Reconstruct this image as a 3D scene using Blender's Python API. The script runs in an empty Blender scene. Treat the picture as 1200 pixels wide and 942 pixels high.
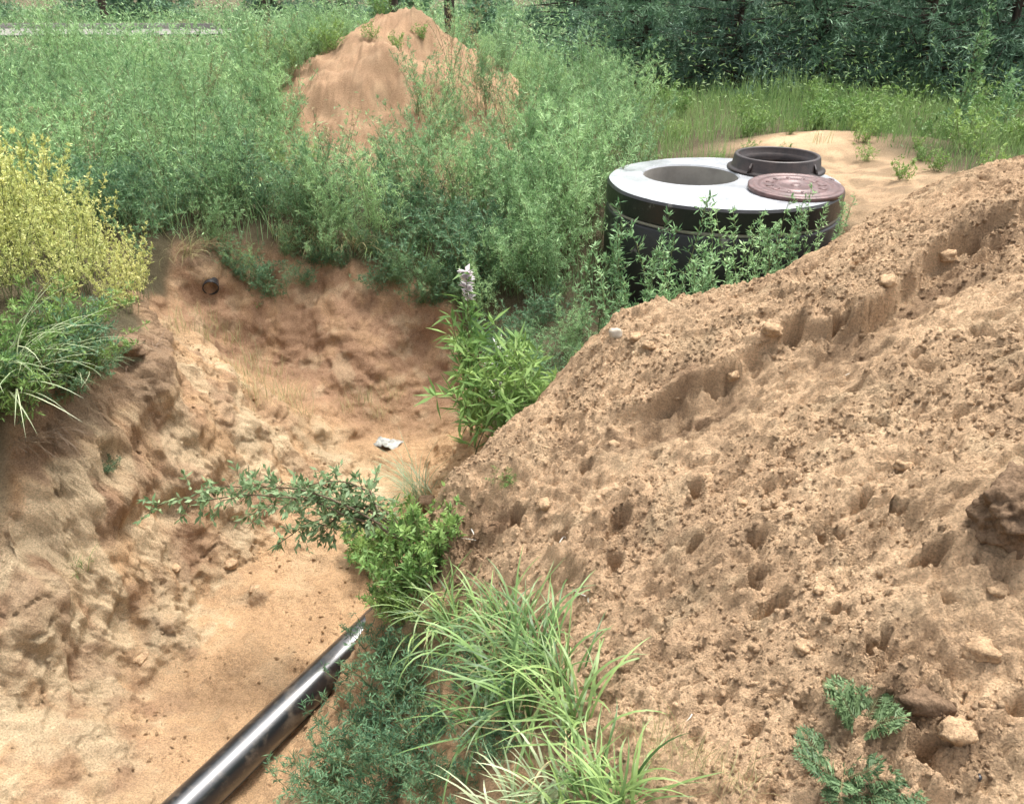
import bpy, math, random
import numpy as np
from math import radians as rad, pi

# ------------------------------------------------------------------ camera, sky, sun, exposure
S = bpy.context.scene
COL = S.collection
CAM_Z, PITCH, FPX, CW, CH = 1.70, rad(28.0), 950.0, 1200.0, 942.0
cam_d = bpy.data.cameras.new("camera"); cam = bpy.data.objects.new("camera", cam_d); COL.objects.link(cam)
cam.location = (0, 0, CAM_Z); cam.rotation_euler = (pi / 2 - PITCH, 0, 0)
cam_d.sensor_fit = 'HORIZONTAL'; cam_d.sensor_width = 36.0; cam_d.lens = 36.0 * FPX / CW
cam_d.clip_start = 0.05; cam_d.clip_end = 1000
S.camera = cam
SUN_EL, SUN_AZ = rad(69), rad(38)          # azimuth from +Y towards +X: light comes over the far right
W = bpy.data.worlds.new("World"); S.world = W; W.use_nodes = True
wn = W.node_tree.nodes; wl = W.node_tree.links
bg = wn["Background"]
sky = wn.new("ShaderNodeTexSky"); sky.sky_type = 'NISHITA'; sky.sun_disc = False
sky.sun_elevation = SUN_EL; sky.sun_rotation = SUN_AZ
sky.air_density = 1.0; sky.dust_density = 6.0; sky.ozone_density = 1.0
hs = wn.new("ShaderNodeHueSaturation"); hs.inputs['Saturation'].default_value = 0.25
wl.new(sky.outputs[0], hs.inputs['Color']); wl.new(hs.outputs[0], bg.inputs['Color'])
bg.inputs['Strength'].default_value = 0.135
sd = bpy.data.lights.new("sun", 'SUN'); sd.energy = 1.5; sd.angle = rad(12); sd.color = (1.0, .96, .9)
sun = bpy.data.objects.new("sun", sd); COL.objects.link(sun)
sun.rotation_euler = (pi / 2 - SUN_EL, 0, pi - SUN_AZ)
sun.location = (0, 0, 20)
V = S.view_settings; V.view_transform = 'Standard'; V.look = 'None'; V.gamma = 1.0; V.use_curve_mapping = False
V.exposure = 1.36

# ------------------------------------------------------------------ helpers
def ray(px, py):
    u = (CH / 2 - py) / FPX
    return np.array([(px - CW / 2) / FPX, math.cos(PITCH) + u * math.sin(PITCH), -math.sin(PITCH) + u * math.cos(PITCH)])
def P(px, py, z):
    d = ray(px, py); t = (z - CAM_Z) / d[2]
    return (d[0] * t, d[1] * t, z)

_ang = np.arange(256) * 2 * pi / 256
_GX, _GY = np.cos(_ang).astype(np.float32), np.sin(_ang).astype(np.float32)
def gn(x, y, seed=0):
    x = np.asarray(x); y = np.asarray(y)
    x0 = np.floor(x); y0 = np.floor(y)
    fx = (x - x0).astype(np.float32); fy = (y - y0).astype(np.float32)
    xi = x0.astype(np.int32).astype(np.uint32) * np.uint32(374761393); yi = y0.astype(np.int32).astype(np.uint32) * np.uint32(668265263)
    sd_ = np.uint32((seed * 974634777) & 0xffffffff); A1, B1 = np.uint32(374761393), np.uint32(668265263)
    u = fx * fx * fx * (fx * (fx * 6 - 15) + 10); v = fy * fy * fy * (fy * (fy * 6 - 15) + 10)
    r = 0
    for ax in (0, 1):
        hx_ = xi + (A1 if ax else np.uint32(0)) + sd_
        for ay in (0, 1):
            h = hx_ + yi + (B1 if ay else np.uint32(0))
            h = (h ^ (h >> np.uint32(13))) * np.uint32(1274126177)
            k = (h >> np.uint32(24)).astype(np.uint8)
            r = r + (_GX[k] * (fx - ax) + _GY[k] * (fy - ay)) * (u if ax else 1 - u) * (v if ay else 1 - v)
    return r * 1.5
def fbm(x, y, f, o, seed=0, gain=.5):
    r = 0; a = 1
    for k in range(o):
        r = r + a * gn(x * f, y * f, seed + k * 17); f *= 2.03; a *= gain
    return r
_rg = np.random.default_rng(1).normal(size=(256, 3)); _G3 = (_rg / np.linalg.norm(_rg, axis=1, keepdims=True)).astype(np.float32)
def gn3(p, seed=0):
    p0 = np.floor(p); f = (p - p0).astype(np.float32); ii_ = p0.astype(np.int32).astype(np.uint32)
    mul = np.array([374761393, 668265263, 2246822519], np.uint32); w = f * f * f * (f * (f * 6 - 15) + 10)
    r = 0; sd_ = np.uint32((seed * 974634777) & 0xffffffff)
    for a in (0, 1):
        for b in (0, 1):
            for c in (0, 1):
                h = (ii_[:, 0] + np.uint32(a)) * mul[0] + (ii_[:, 1] + np.uint32(b)) * mul[1] + (ii_[:, 2] + np.uint32(c)) * mul[2] + sd_
                h = (h ^ (h >> np.uint32(15))) * np.uint32(2654435761); h = (h ^ (h >> np.uint32(13))) * np.uint32(1274126177)
                g = _G3[(h >> np.uint32(24)).astype(np.uint8)]
                dd_ = g[:, 0] * (f[:, 0] - a) + g[:, 1] * (f[:, 1] - b) + g[:, 2] * (f[:, 2] - c)
                r = r + dd_ * (w[:, 0] if a else 1 - w[:, 0]) * (w[:, 1] if b else 1 - w[:, 1]) * (w[:, 2] if c else 1 - w[:, 2])
    return r * 1.5
def fbm3(p, f, o, seed=0, gain=.5, sc=(1, 1, 1)):
    r = 0; a = 1; p = p * np.array(sc)
    for k in range(o):
        r = r + a * gn3(p * f, seed + 13 * k); f *= 2.07; a *= gain
    return r
def sstep(a, b, x):
    t = np.clip((x - a) / (b - a), 0, 1); return t * t * (3 - 2 * t)
def in_poly(x, y, poly):
    r = np.zeros(x.shape, bool); n = len(poly)
    for i in range(n):
        x0, y0 = poly[i]; x1, y1 = poly[(i + 1) % n]
        c = ((y0 > y) != (y1 > y))
        r ^= c & (x < (x1 - x0) * (y - y0) / ((y1 - y0) or 1e-9) + x0)
    return r
def seg_dist(x, y, pts):
    best = np.full(x.shape, 1e9); side = np.zeros(x.shape); par = np.zeros(x.shape)
    for i in range(len(pts) - 1):
        ax, ay = pts[i][:2]; bx, by = pts[i + 1][:2]
        dx, dy = bx - ax, by - ay; L2 = dx * dx + dy * dy
        t = np.clip(((x - ax) * dx + (y - ay) * dy) / L2, 0, 1)
        d = np.hypot(x - ax - t * dx, y - ay - t * dy)
        m = d < best
        best = np.where(m, d, best); side = np.where(m, dx * (y - ay) - dy * (x - ax), side); par = np.where(m, i + t, par)
    return best * np.sign(side), par

def tag(o, label=None, cat=None, group=None, kind=None):
    if label: o["label"] = label
    if cat: o["category"] = cat
    if group: o["group"] = group
    if kind: o["kind"] = kind
    return o
def link(name, mesh, parent=None):
    o = bpy.data.objects.new(name, mesh); COL.objects.link(o)
    if parent is not None: o.parent = parent
    return o
def empty(name, loc, rot=(0, 0, 0), scale=1.0):
    o = bpy.data.objects.new(name, None); COL.objects.link(o)
    o.location = loc; o.rotation_euler = rot; o.scale = (scale,) * 3; o.empty_display_size = .05
    return o

class MB:
    """collects vertices, quads/triangles, one tone value for each face and a material slot"""
    def __init__(s): s.v = []; s.f = []; s.t = []; s.m = []; s.n = 0
    def add(s, v, f, tone=.5, mat=0):
        v = np.asarray(v, float).reshape(-1, 3); f = np.asarray(f, np.int64)
        s.v.append(v); s.f.append(f + s.n); s.n += len(v)
        s.t.append(np.broadcast_to(np.asarray(tone, float), (len(f),)).copy()); s.m.append(np.full(len(f), mat))
        return s
    def mesh(s, name, mats, smooth=False):
        me = bpy.data.meshes.new(name)
        v = np.concatenate(s.v); me.vertices.add(len(v)); me.vertices.foreach_set("co", v.ravel().astype(np.float32))
        tot = np.concatenate([np.full(len(f), f.shape[1]) for f in s.f]); idx = np.concatenate([f.ravel() for f in s.f])
        me.loops.add(len(idx)); me.loops.foreach_set("vertex_index", idx.astype(np.int32))
        me.polygons.add(len(tot)); st = np.concatenate([[0], np.cumsum(tot)[:-1]])
        me.polygons.foreach_set("loop_start", st.astype(np.int32))
        me.polygons.foreach_set("material_index", np.concatenate(s.m).astype(np.int32))
        if smooth: me.polygons.foreach_set("use_smooth", np.ones(len(tot), bool))
        a = me.attributes.new("tone", 'FLOAT', 'FACE'); a.data.foreach_set("value", np.concatenate(s.t).astype(np.float32))
        for m in (mats if isinstance(mats, (list, tuple)) else [mats]): me.materials.append(m)
        me.update(calc_edges=True); me.validate()
        return me

def lathe(mb, prof, n=64, mat=0, tone=.5, close=False, center=(0, 0)):
    a = np.arange(n) * 2 * pi / n
    v = np.array([[center[0] + r * math.cos(t), center[1] + r * math.sin(t), z] for (r, z) in prof for t in a])
    f = []
    K = len(prof)
    for k in range(K if close else K - 1):
        k2 = (k + 1) % K
        for i in range(n):
            j = (i + 1) % n
            f.append((k * n + i, k * n + j, k2 * n + j, k2 * n + i))
    mb.add(v, f, tone, mat)

def tubes(mb, path, radius, tone=.5, mat=0, sides=3):
    path = np.asarray(path, float); N, K, _ = path.shape
    rad_ = np.broadcast_to(np.asarray(radius, float), (N, K))
    d = np.gradient(path, axis=1); d /= np.linalg.norm(d, axis=2, keepdims=True) + 1e-9
    ref = np.where(np.abs(d[..., 2:3]) > .9, np.array([1., 0, 0]), np.array([0, 0, 1.]))
    s1 = np.cross(d, ref); s1 /= np.linalg.norm(s1, axis=2, keepdims=True) + 1e-9
    s2 = np.cross(d, s1)
    a = np.arange(sides) * 2 * pi / sides
    v = path[:, :, None, :] + rad_[..., None, None] * (s1[:, :, None, :] * np.cos(a)[None, None, :, None] + s2[:, :, None, :] * np.sin(a)[None, None, :, None])
    base = (np.arange(N) * K * sides)[:, None, None]; k = (np.arange(K - 1) * sides)[None, :, None]; i = np.arange(sides)[None, None, :]; j = (i + 1) % sides
    f = np.stack(np.broadcast_arrays(base + k + i, base + k + j, base + k + sides + j, base + k + sides + i), -1).reshape(-1, 4)
    mb.add(v, f, tone, mat)

def blades(mb, base, az, length, width, lean, bend, nseg=4, tone=.5, mat=0, twist=0.0, wander=None):
    base = np.asarray(base, float); N = len(base)
    az, length, width, lean, bend = [np.broadcast_to(np.asarray(q, float), (N,)) for q in (az, length, width, lean, bend)]
    h = np.stack([np.cos(az), np.sin(az), np.zeros(N)], 1); s = np.stack([-np.sin(az), np.cos(az), np.zeros(N)], 1)
    p = base.copy(); vs = []
    for k in range(nseg + 1):
        t = k / nseg
        w = width * (.55 + 1.0 * t - 1.5 * t * t) if k < nseg else width * .04
        tw = twist * t
        ss = s * np.cos(tw) + np.array([0, 0, 1.]) * np.sin(tw)
        vs.append(p - ss * w[:, None] * .5); vs.append(p + ss * w[:, None] * .5)
        a = lean + bend * (t ** 1.3)
        if wander is not None:
            aw = az + wander * (t + .5 / nseg) ** 1.5; h = np.stack([np.cos(aw), np.sin(aw), np.zeros(N)], 1); s = np.stack([-np.sin(aw), np.cos(aw), np.zeros(N)], 1)
        p = p + (length / nseg)[:, None] * (np.sin(a)[:, None] * h + np.cos(a)[:, None] * np.array([0, 0, 1.]))
    v = np.stack(vs, 1)
    b = (np.arange(N) * (nseg + 1) * 2)[:, None]; k = (np.arange(nseg) * 2)[None, :]
    f = np.stack(np.broadcast_arrays(b + k, b + k + 1, b + k + 3, b + k + 2), -1).reshape(-1, 4)
    mb.add(v, f, np.repeat(np.broadcast_to(np.asarray(tone, float), (N,)), nseg), mat)

def leaflets(mb, p, d, L, Wd, rng, tone=.5, mat=0, fold=.15):
    N = len(p); d = d / (np.linalg.norm(d, axis=1, keepdims=True) + 1e-9)
    r = rng.normal(size=(N, 3)) * .6 + np.array([0, 0, 1.])
    s = np.cross(d, r); s /= np.linalg.norm(s, axis=1, keepdims=True) + 1e-9
    n = np.cross(s, d)
    L = np.broadcast_to(np.asarray(L, float), (N,))[:, None]; Wd = np.broadcast_to(np.asarray(Wd, float), (N,))[:, None]
    v = np.stack([p, p + d * L * .45 + s * Wd * .5 - n * Wd * fold, p + d * L - n * L * fold, p + d * L * .45 - s * Wd * .5 - n * Wd * fold], 1)
    f = (np.arange(N) * 4)[:, None] + np.arange(4)[None, :]
    mb.add(v, f, tone, mat)

def dirs(az, el):
    return np.stack([np.cos(az) * np.cos(el), np.sin(az) * np.cos(el), np.sin(el)], -1)

# ------------------------------------------------------------------ materials
def new_mat(name):
    m = bpy.data.materials.new(name); m.use_nodes = True
    nt = m.node_tree; nt.nodes.clear()
    out = nt.nodes.new("ShaderNodeOutputMaterial")
    return m, nt, out
def N_(nt, t, **kw):
    n = nt.nodes.new(t)
    for k, v in kw.items():
        if hasattr(n, k): setattr(n, k, v)
        else: n.inputs[k].default_value = v
    return n
def mixc(nt, fac, a, b, blend='MIX'):
    m = nt.nodes.new("ShaderNodeMix"); m.data_type = 'RGBA'; m.blend_type = blend
    for i, x in ((0, fac), (6, a), (7, b)):
        if hasattr(x, "links"): nt.links.new(x, m.inputs[i])
        elif i == 0: m.inputs[0].default_value = x
        else: m.inputs[i].default_value = (*x, 1)
    return m.outputs[2]
def noise(nt, scale, detail=4, rough=.6, vec=None):
    n = nt.nodes.new("ShaderNodeTexNoise"); n.inputs['Scale'].default_value = scale
    n.inputs['Detail'].default_value = detail; n.inputs['Roughness'].default_value = rough
    if vec is not None: nt.links.new(vec, n.inputs['Vector'])
    return n.outputs['Fac']
def ramp(nt, fac, stops):
    r = nt.nodes.new("ShaderNodeValToRGB"); nt.links.new(fac, r.inputs[0])
    e = r.color_ramp.elements
    while len(e) < len(stops): e.new(.5)
    for i, (p, c) in enumerate(stops):
        e[i].position = p; e[i].color = (*c, 1) if isinstance(c, tuple) else (c, c, c, 1)
    return r.outputs[0]
def geo_pos(nt): return nt.nodes.new("ShaderNodeNewGeometry").outputs['Position']
def obj_pos(nt): return nt.nodes.new("ShaderNodeTexCoord").outputs['Object']

def foliage(name, ca, cb, trans=.3, rough=.55, var=.18, spec=.3):
    m, nt, out = new_mat(name); L = nt.links
    at = N_(nt, "ShaderNodeAttribute", attribute_name="tone")
    c = mixc(nt, at.outputs['Fac'], ca, cb)
    oi = nt.nodes.new("ShaderNodeObjectInfo")
    mr = nt.nodes.new("ShaderNodeMapRange"); L.new(oi.outputs['Random'], mr.inputs[0]); mr.inputs[3].default_value = 1 - var; mr.inputs[4].default_value = 1 + var
    hv = nt.nodes.new("ShaderNodeHueSaturation"); L.new(c, hv.inputs['Color']); L.new(mr.outputs[0], hv.inputs['Value'])
    mr2 = nt.nodes.new("ShaderNodeMapRange"); L.new(oi.outputs['Random'], mr2.inputs[0]); mr2.inputs[3].default_value = .515; mr2.inputs[4].default_value = .485
    L.new(mr2.outputs[0], hv.inputs['Hue'])
    b = N_(nt, "ShaderNodeBsdfPrincipled"); L.new(hv.outputs[0], b.inputs['Base Color']); b.inputs['Roughness'].default_value = rough
    b.inputs['Specular IOR Level'].default_value = spec
    t = nt.nodes.new("ShaderNodeBsdfTranslucent"); L.new(hv.outputs[0], t.inputs['Color'])
    mx = nt.nodes.new("ShaderNodeMixShader"); mx.inputs[0].default_value = trans
    L.new(b.outputs[0], mx.inputs[1]); L.new(t.outputs[0], mx.inputs[2]); L.new(mx.outputs[0], out.inputs[0])
    return m

M = {}
M['mugwort'] = foliage("mugwort_leaf", (.095, .215, .085), (.39, .59, .28), var=.3)
M['bluegrass'] = foliage("blue_green_leaf", (.05, .125, .06), (.19, .33, .17))
M['yellow'] = foliage("yellow_green_leaf", (.36, .42, .11), (.84, .82, .36), var=.1)
M['green'] = foliage("bright_green_leaf", (.10, .20, .05), (.27, .41, .12))
M['grass'] = foliage("grass_blade", (.05, .11, .03), (.28, .42, .14), rough=.45, spec=.4)
M['palegrass'] = foliage("pale_grass_blade", (.18, .27, .12), (.54, .60, .38), rough=.4, spec=.45)
M['drygrass'] = foliage("dry_grass_blade", (.26, .24, .10), (.50, .45, .24))
M['meadow'] = foliage("meadow_blade", (.11, .21, .06), (.31, .43, .16))
M['willow'] = foliage("willow_leaf", (.08, .16, .06), (.25, .36, .18), spec=.45)
M['pine'] = foliage("pine_needle", (.055, .125, .08), (.21, .35, .22), trans=.15)
M['shrub'] = foliage("shrub_leaf", (.065, .15, .09), (.25, .41, .24), trans=.2)
M['tansy'] = foliage("tansy_leaf", (.06, .11, .045), (.19, .28, .125), trans=.15)
M['stem'] = foliage("green_stem", (.11, .14, .06), (.2, .2, .09), trans=0)
M['twig'] = foliage("brown_twig", (.10, .07, .045), (.2, .14, .09), trans=0)
M['pinkflower'] = foliage("faded_pink_flower", (.55, .46, .50), (.82, .78, .79), trans=.3)
M['whiteleaf'] = foliage("silvery_dead_leaf", (.4, .42, .36), (.7, .7, .64), trans=.2)

def soil_mat():
    m, nt, out = new_mat("sandy_soil"); L = nt.links
    at = N_(nt, "ShaderNodeAttribute", attribute_name="soil")
    pos = geo_pos(nt)
    big = ramp(nt, noise(nt, 3.0, 5, .6, pos), [(.3, .80), (.7, 1.16)])
    fine = ramp(nt, noise(nt, 60, 4, .75, pos), [(.25, .78), (.5, 1.0), (.8, 1.18)])
    grain = ramp(nt, noise(nt, 150, 3, .65, pos), [(.30, .66), (.48, 1.0), (.70, 1.28)])
    c = mixc(nt, 1.0, at.outputs['Color'], big, 'MULTIPLY'); c = mixc(nt, .85, c, fine, 'MULTIPLY'); c = mixc(nt, 1.0, c, grain, 'MULTIPLY')
    b = N_(nt, "ShaderNodeBsdfPrincipled"); L.new(c, b.inputs['Base Color']); b.inputs['Roughness'].default_value = .95
    b.inputs['Specular IOR Level'].default_value = .12
    h1 = nt.nodes.new("ShaderNodeBump"); h1.inputs['Strength'].default_value = 1.0; h1.inputs['Distance'].default_value = .022
    L.new(noise(nt, 70, 6, .78, pos), h1.inputs['Height'])
    h2 = nt.nodes.new("ShaderNodeBump"); h2.inputs['Strength'].default_value = .9; h2.inputs['Distance'].default_value = .008
    L.new(noise(nt, 170, 3, .7, pos), h2.inputs['Height']); L.new(h1.outputs[0], h2.inputs['Normal'])
    L.new(h2.outputs[0], b.inputs['Normal']); L.new(b.outputs[0], out.inputs[0])
    return m
M['soil'] = soil_mat()

def plain_soil(name, col, bump=.02):
    m, nt, out = new_mat(name); L = nt.links; pos = geo_pos(nt)
    f = ramp(nt, noise(nt, 40, 5, .7, pos), [(.3, .75), (.7, 1.15)])
    c = mixc(nt, 1.0, col, f, 'MULTIPLY'); c = mixc(nt, 1.0, c, ramp(nt, noise(nt, 150, 3, .65, pos), [(.30, .62), (.48, 1.0), (.70, 1.3)]), 'MULTIPLY')
    b = N_(nt, "ShaderNodeBsdfPrincipled"); L.new(c, b.inputs['Base Color']); b.inputs['Roughness'].default_value = .95; b.inputs['Specular IOR Level'].default_value = .1
    h = nt.nodes.new("ShaderNodeBump"); h.inputs['Strength'].default_value = .8; h.inputs['Distance'].default_value = bump
    L.new(noise(nt, 45, 6, .7, pos), h.inputs['Height']); L.new(h.outputs[0], b.inputs['Normal']); L.new(b.outputs[0], out.inputs[0])
    return m
M['darksoil'] = plain_soil("damp_dark_soil", (.21, .14, .088))
M['clod'] = plain_soil("dry_clod_soil", (.45, .305, .182))

def concrete_mat():
    m, nt, out = new_mat("whitish_concrete"); L = nt.links; pos = obj_pos(nt)
    c = ramp(nt, noise(nt, 3.5, 6, .65, pos), [(.25, (.25, .26, .27)), (.5, (.37, .385, .405)), (.75, (.47, .49, .52))])
    c = mixc(nt, .6, c, ramp(nt, noise(nt, 45, 4, .7, pos), [(.3, .75), (.65, 1.05)]), 'MULTIPLY')
    b = N_(nt, "ShaderNodeBsdfPrincipled"); L.new(c, b.inputs['Base Color'])
    r = ramp(nt, noise(nt, 5, 3, .5, pos), [(.38, .10), (.66, .42)]); L.new(r, b.inputs['Roughness'])
    h = nt.nodes.new("ShaderNodeBump"); h.inputs['Strength'].default_value = .3; h.inputs['Distance'].default_value = .004
    L.new(noise(nt, 80, 4, .6, pos), h.inputs['Height']); L.new(h.outputs[0], b.inputs['Normal']); L.new(b.outputs[0], out.inputs[0])
    return m
M['concrete'] = concrete_mat()
def grey_concrete():
    m, nt, out = new_mat("bare_grey_concrete"); L = nt.links; pos = obj_pos(nt)
    c = ramp(nt, noise(nt, 6, 6, .65, pos), [(.3, (.26, .24, .21)), (.7, (.42, .39, .34))])
    b = N_(nt, "ShaderNodeBsdfPrincipled"); L.new(c, b.inputs['Base Color']); b.inputs['Roughness'].default_value = .85
    L.new(b.outputs[0], out.inputs[0]); return m
M['greycon'] = grey_concrete()
def bitumen_mat():
    m, nt, out = new_mat("black_bitumen_coat"); L = nt.links; pos = obj_pos(nt)
    wear = ramp(nt, noise(nt, 5.0, 7, .7, pos), [(.60, 0.0), (.68, 1.0)])
    c = mixc(nt, wear, (.012, .012, .013), (.20, .19, .165))
    b = N_(nt, "ShaderNodeBsdfPrincipled"); L.new(c, b.inputs['Base Color'])
    L.new(ramp(nt, wear, [(0, .38), (1, .85)]), b.inputs['Roughness'])
    h = nt.nodes.new("ShaderNodeBump"); h.inputs['Strength'].default_value = .5; h.inputs['Distance'].default_value = .006
    L.new(noise(nt, 25, 5, .6, pos), h.inputs['Height']); L.new(h.outputs[0], b.inputs['Normal']); L.new(b.outputs[0], out.inputs[0])
    return m
M['bitumen'] = bitumen_mat()
def iron_mat(name, ca, cb, rough):
    m, nt, out = new_mat(name); L = nt.links; pos = obj_pos(nt)
    f = noise(nt, 14, 6, .7, pos)
    c = ramp(nt, f, [(.32, ca), (.68, cb)])
    b = N_(nt, "ShaderNodeBsdfPrincipled"); L.new(c, b.inputs['Base Color']); b.inputs['Roughness'].default_value = rough; b.inputs['Metallic'].default_value = .15
    h = nt.nodes.new("ShaderNodeBump"); h.inputs['Strength'].default_value = .4; h.inputs['Distance'].default_value = .003
    L.new(noise(nt, 90, 4, .6, pos), h.inputs['Height']); L.new(h.outputs[0], b.inputs['Normal']); L.new(b.outputs[0], out.inputs[0])
    return m
M['iron_dark'] = iron_mat("dark_cast_iron", (.014, .011, .011), (.05, .034, .03), .45)
M['iron_rust'] = iron_mat("rusty_cast_iron", (.05, .026, .024), (.17, .095, .088), .4)
def pipe_mat():
    m, nt, out = new_mat("black_plastic_pipe"); L = nt.links; pos = geo_pos(nt)
    dust = ramp(nt, noise(nt, 14, 6, .7, pos), [(.50, 0.0), (.75, .55)])
    c = mixc(nt, dust, (.007, .008, .010), (.17, .13, .09))
    b = N_(nt, "ShaderNodeBsdfPrincipled"); L.new(c, b.inputs['Base Color'])
    L.new(ramp(nt, dust, [(0, .30), (1, .65)]), b.inputs['Roughness'])
    b.inputs['Specular IOR Level'].default_value = .8; b.inputs['Coat Weight'].default_value = .85; b.inputs['Coat Roughness'].default_value = .14
    L.new(b.outputs[0], out.inputs[0]); return m
M['pipe'] = pipe_mat()
def bark_mat():
    m, nt, out = new_mat("pine_bark"); L = nt.links; pos = obj_pos(nt)
    mp = N_(nt, "ShaderNodeMapping"); mp.inputs['Scale'].default_value = (1, 1, .25); L.new(pos, mp.inputs['Vector'])
    f = noise(nt, 18, 6, .7, mp.outputs[0])
    c = ramp(nt, f, [(.35, (.03, .025, .02)), (.65, (.12, .085, .06))])
    b = N_(nt, "ShaderNodeBsdfPrincipled"); L.new(c, b.inputs['Base Color']); b.inputs['Roughness'].default_value = .9
    h = nt.nodes.new("ShaderNodeBump"); h.inputs['Distance'].default_value = .03; L.new(f, h.inputs['Height']); L.new(h.outputs[0], b.inputs['Normal'])
    L.new(b.outputs[0], out.inputs[0]); return m
M['bark'] = bark_mat()
def pale_mat(name, ca, cb, rough=.7):
    m, nt, out = new_mat(name); L = nt.links
    c = ramp(nt, noise(nt, 20, 5, .6, obj_pos(nt)), [(.35, ca), (.65, cb)])
    b = N_(nt, "ShaderNodeBsdfPrincipled"); L.new(c, b.inputs['Base Color']); b.inputs['Roughness'].default_value = rough
    L.new(b.outputs[0], out.inputs[0]); return m
M['paper'] = pale_mat("dirty_white_sheet", (.18, .18, .16), (.42, .42, .39), .6)
M['stone'] = pale_mat("pale_stone", (.36, .30, .22), (.6, .54, .45))
M['trackdust'] = pale_mat("grey_track_dust", (.16, .155, .135), (.26, .245, .215), .9)
M['black'] = pale_mat("black_plastic", (.012, .012, .014), (.03, .03, .034), .35)

# ------------------------------------------------------------------ terrain
MH = (1.54, 5.97); SLAB_Z = .35
MOUND = (-1.27, 10.3)
cp = []
# crest of the sand heap on the right
cp += [P(1200, 182, .95), P(1080, 228, .85), P(980, 284, .66), P(900, 334, .52), P(830, 352, .44), P(760, 360, .38),
       P(700, 385, .30), P(660, 435, .15), P(600, 490, .0), P(520, 550, -.1), P(490, 600, -.17)]
# its face
cp += [P(1200, 300, .86), P(1200, 400, .75), P(1200, 600, .55), P(1200, 900, .27), P(1050, 330, .72), P(1050, 500, .55), P(1050, 700, .37),
       P(900, 380, .53), P(900, 450, .43), P(900, 650, .28), P(900, 900, .13), P(780, 420, .36), P(780, 500, .27), P(780, 640, .15), P(780, 800, .08),
       P(700, 470, .2), P(700, 550, .1), P(700, 700, .0), P(740, 850, .02), P(630, 560, -.03), P(600, 640, -.14), P(620, 740, -.22)]
cp += [(.35, .7, 0), (1.2, .6, .12), (2.5, 1, .5), (3, 2.5, .92), (3.6, 4, 1.05), (4.5, 3, 1.1), (3.6, 5.4, .5), (2.5, 4.7, .5), (1.5, 4.2, .12), (5, 6, .3), (2, 0, .2), (0, -1, 0), (4, 0, .5), (-2, -1.5, 0)]
# hollow with weeds between heap and well, sand behind the well
cp += [(.35, 4.1, -.42), (.9, 4.3, -.45), (.15, 4.9, -.5), (.55, 5.6, -.45), (.5, 6.4, -.25), (1.2, 5.0, -.45), (1.7, 4.95, -.2), (2.2, 5.1, .08), (2.55, 5.7, .17), (2.55, 6.5, .2), (1.6, 7.1, .05),
       (3.0, 7.2, .22), (2.5, 8.1, .24), (3.1, 8.3, .30), (4.0, 8.0, .3), (4.2, 6.8, .25), (.6, 7.4, -.05), (2.5, 9.2, .1), (4, 9.5, .1), (5.5, 8, .1)]
# trench floor
cp += [P(200, 935, -1.0), P(250, 860, -1.03), P(300, 780, -1.07), P(380, 690, -1.1), P(330, 700, -1.1), P(400, 560, -1.1), P(400, 620, -1.1), P(450, 500, -1.05), P(510, 500, -1.0), P(470, 560, -1.1),
       P(330, 915, -1.02), P(370, 850, -.98), P(430, 760, -1.08), (-1.2, 1.2, -1.0), (-1.25, .6, -.95), (-.5, 3.3, -1.0), (-.45, 3.9, -.98), (-.4, 4.5, -.95)]
# far wall
cp += [P(450, 440, -.8), P(300, 420, -.72), P(400, 400, -.6), P(500, 410, -.72), P(300, 335, -.3), P(400, 335, -.32), P(480, 345, -.38), P(300, 285, -.06), P(380, 292, -.12), P(460, 305, -.2), P(530, 330, -.3),
       (-.25, 5.0, -.75), (-.1, 5.6, -.35), (-.05, 4.2, -.55), (-.02, 3.6, -.45), P(225, 345, -.28), P(230, 300, -.05), P(220, 400, -.3)]
# spur running from the left bank to the floor
cp += [P(270, 470, -.45), P(330, 540, -.83), P(380, 590, -1.03), P(270, 520, -.62), P(330, 450, -.78), P(250, 410, -.45), P(300, 600, -.92)]
# left bank face and ledges
cp += [P(200, 450, -.12), P(170, 560, -.5), P(80, 600, -.33), P(0, 600, -.12), P(20, 700, -.55), P(100, 690, -.7), P(190, 700, -.9), P(250, 640, -.93), P(190, 640, -.78), P(150, 790, -.98), P(100, 830, -.84), P(0, 800, -.66),
       P(0, 935, -.74), P(120, 935, -.9), P(170, 860, -1.0), (-2.2, 1.6, -.5), (-2.1, .8, -.5), (-2.6, 1.5, .0), (-2.7, .5, 0)]
# left bank top
cp += [P(0, 510, .08), P(60, 480, .08), P(110, 440, .08), P(170, 395, .0), P(80, 350, .3), P(0, 400, .28), P(150, 330, .12), P(195, 300, -.02), (-2.5, 2.6, .12), (-3, 4, .28), (-3.5, 3, .25), (-3, 5.2, .12), (-4, 6, 0), (-3, 6.5, 0), (-4, 2, .1), (-2.35, 4.5, .1)]
# right wall of the trench, under the grass
cp += [P(405, 780, -1.02), P(500, 800, -.55), P(600, 850, -.2), P(550, 930, -.38), P(400, 930, -.82), P(480, 700, -.78), P(520, 650, -.35), P(650, 900, -.1), (-.45, 1.2, -.7), (-.1, .8, -.2), (-.9, .9, -.95), P(450, 860, -.72)]
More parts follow.
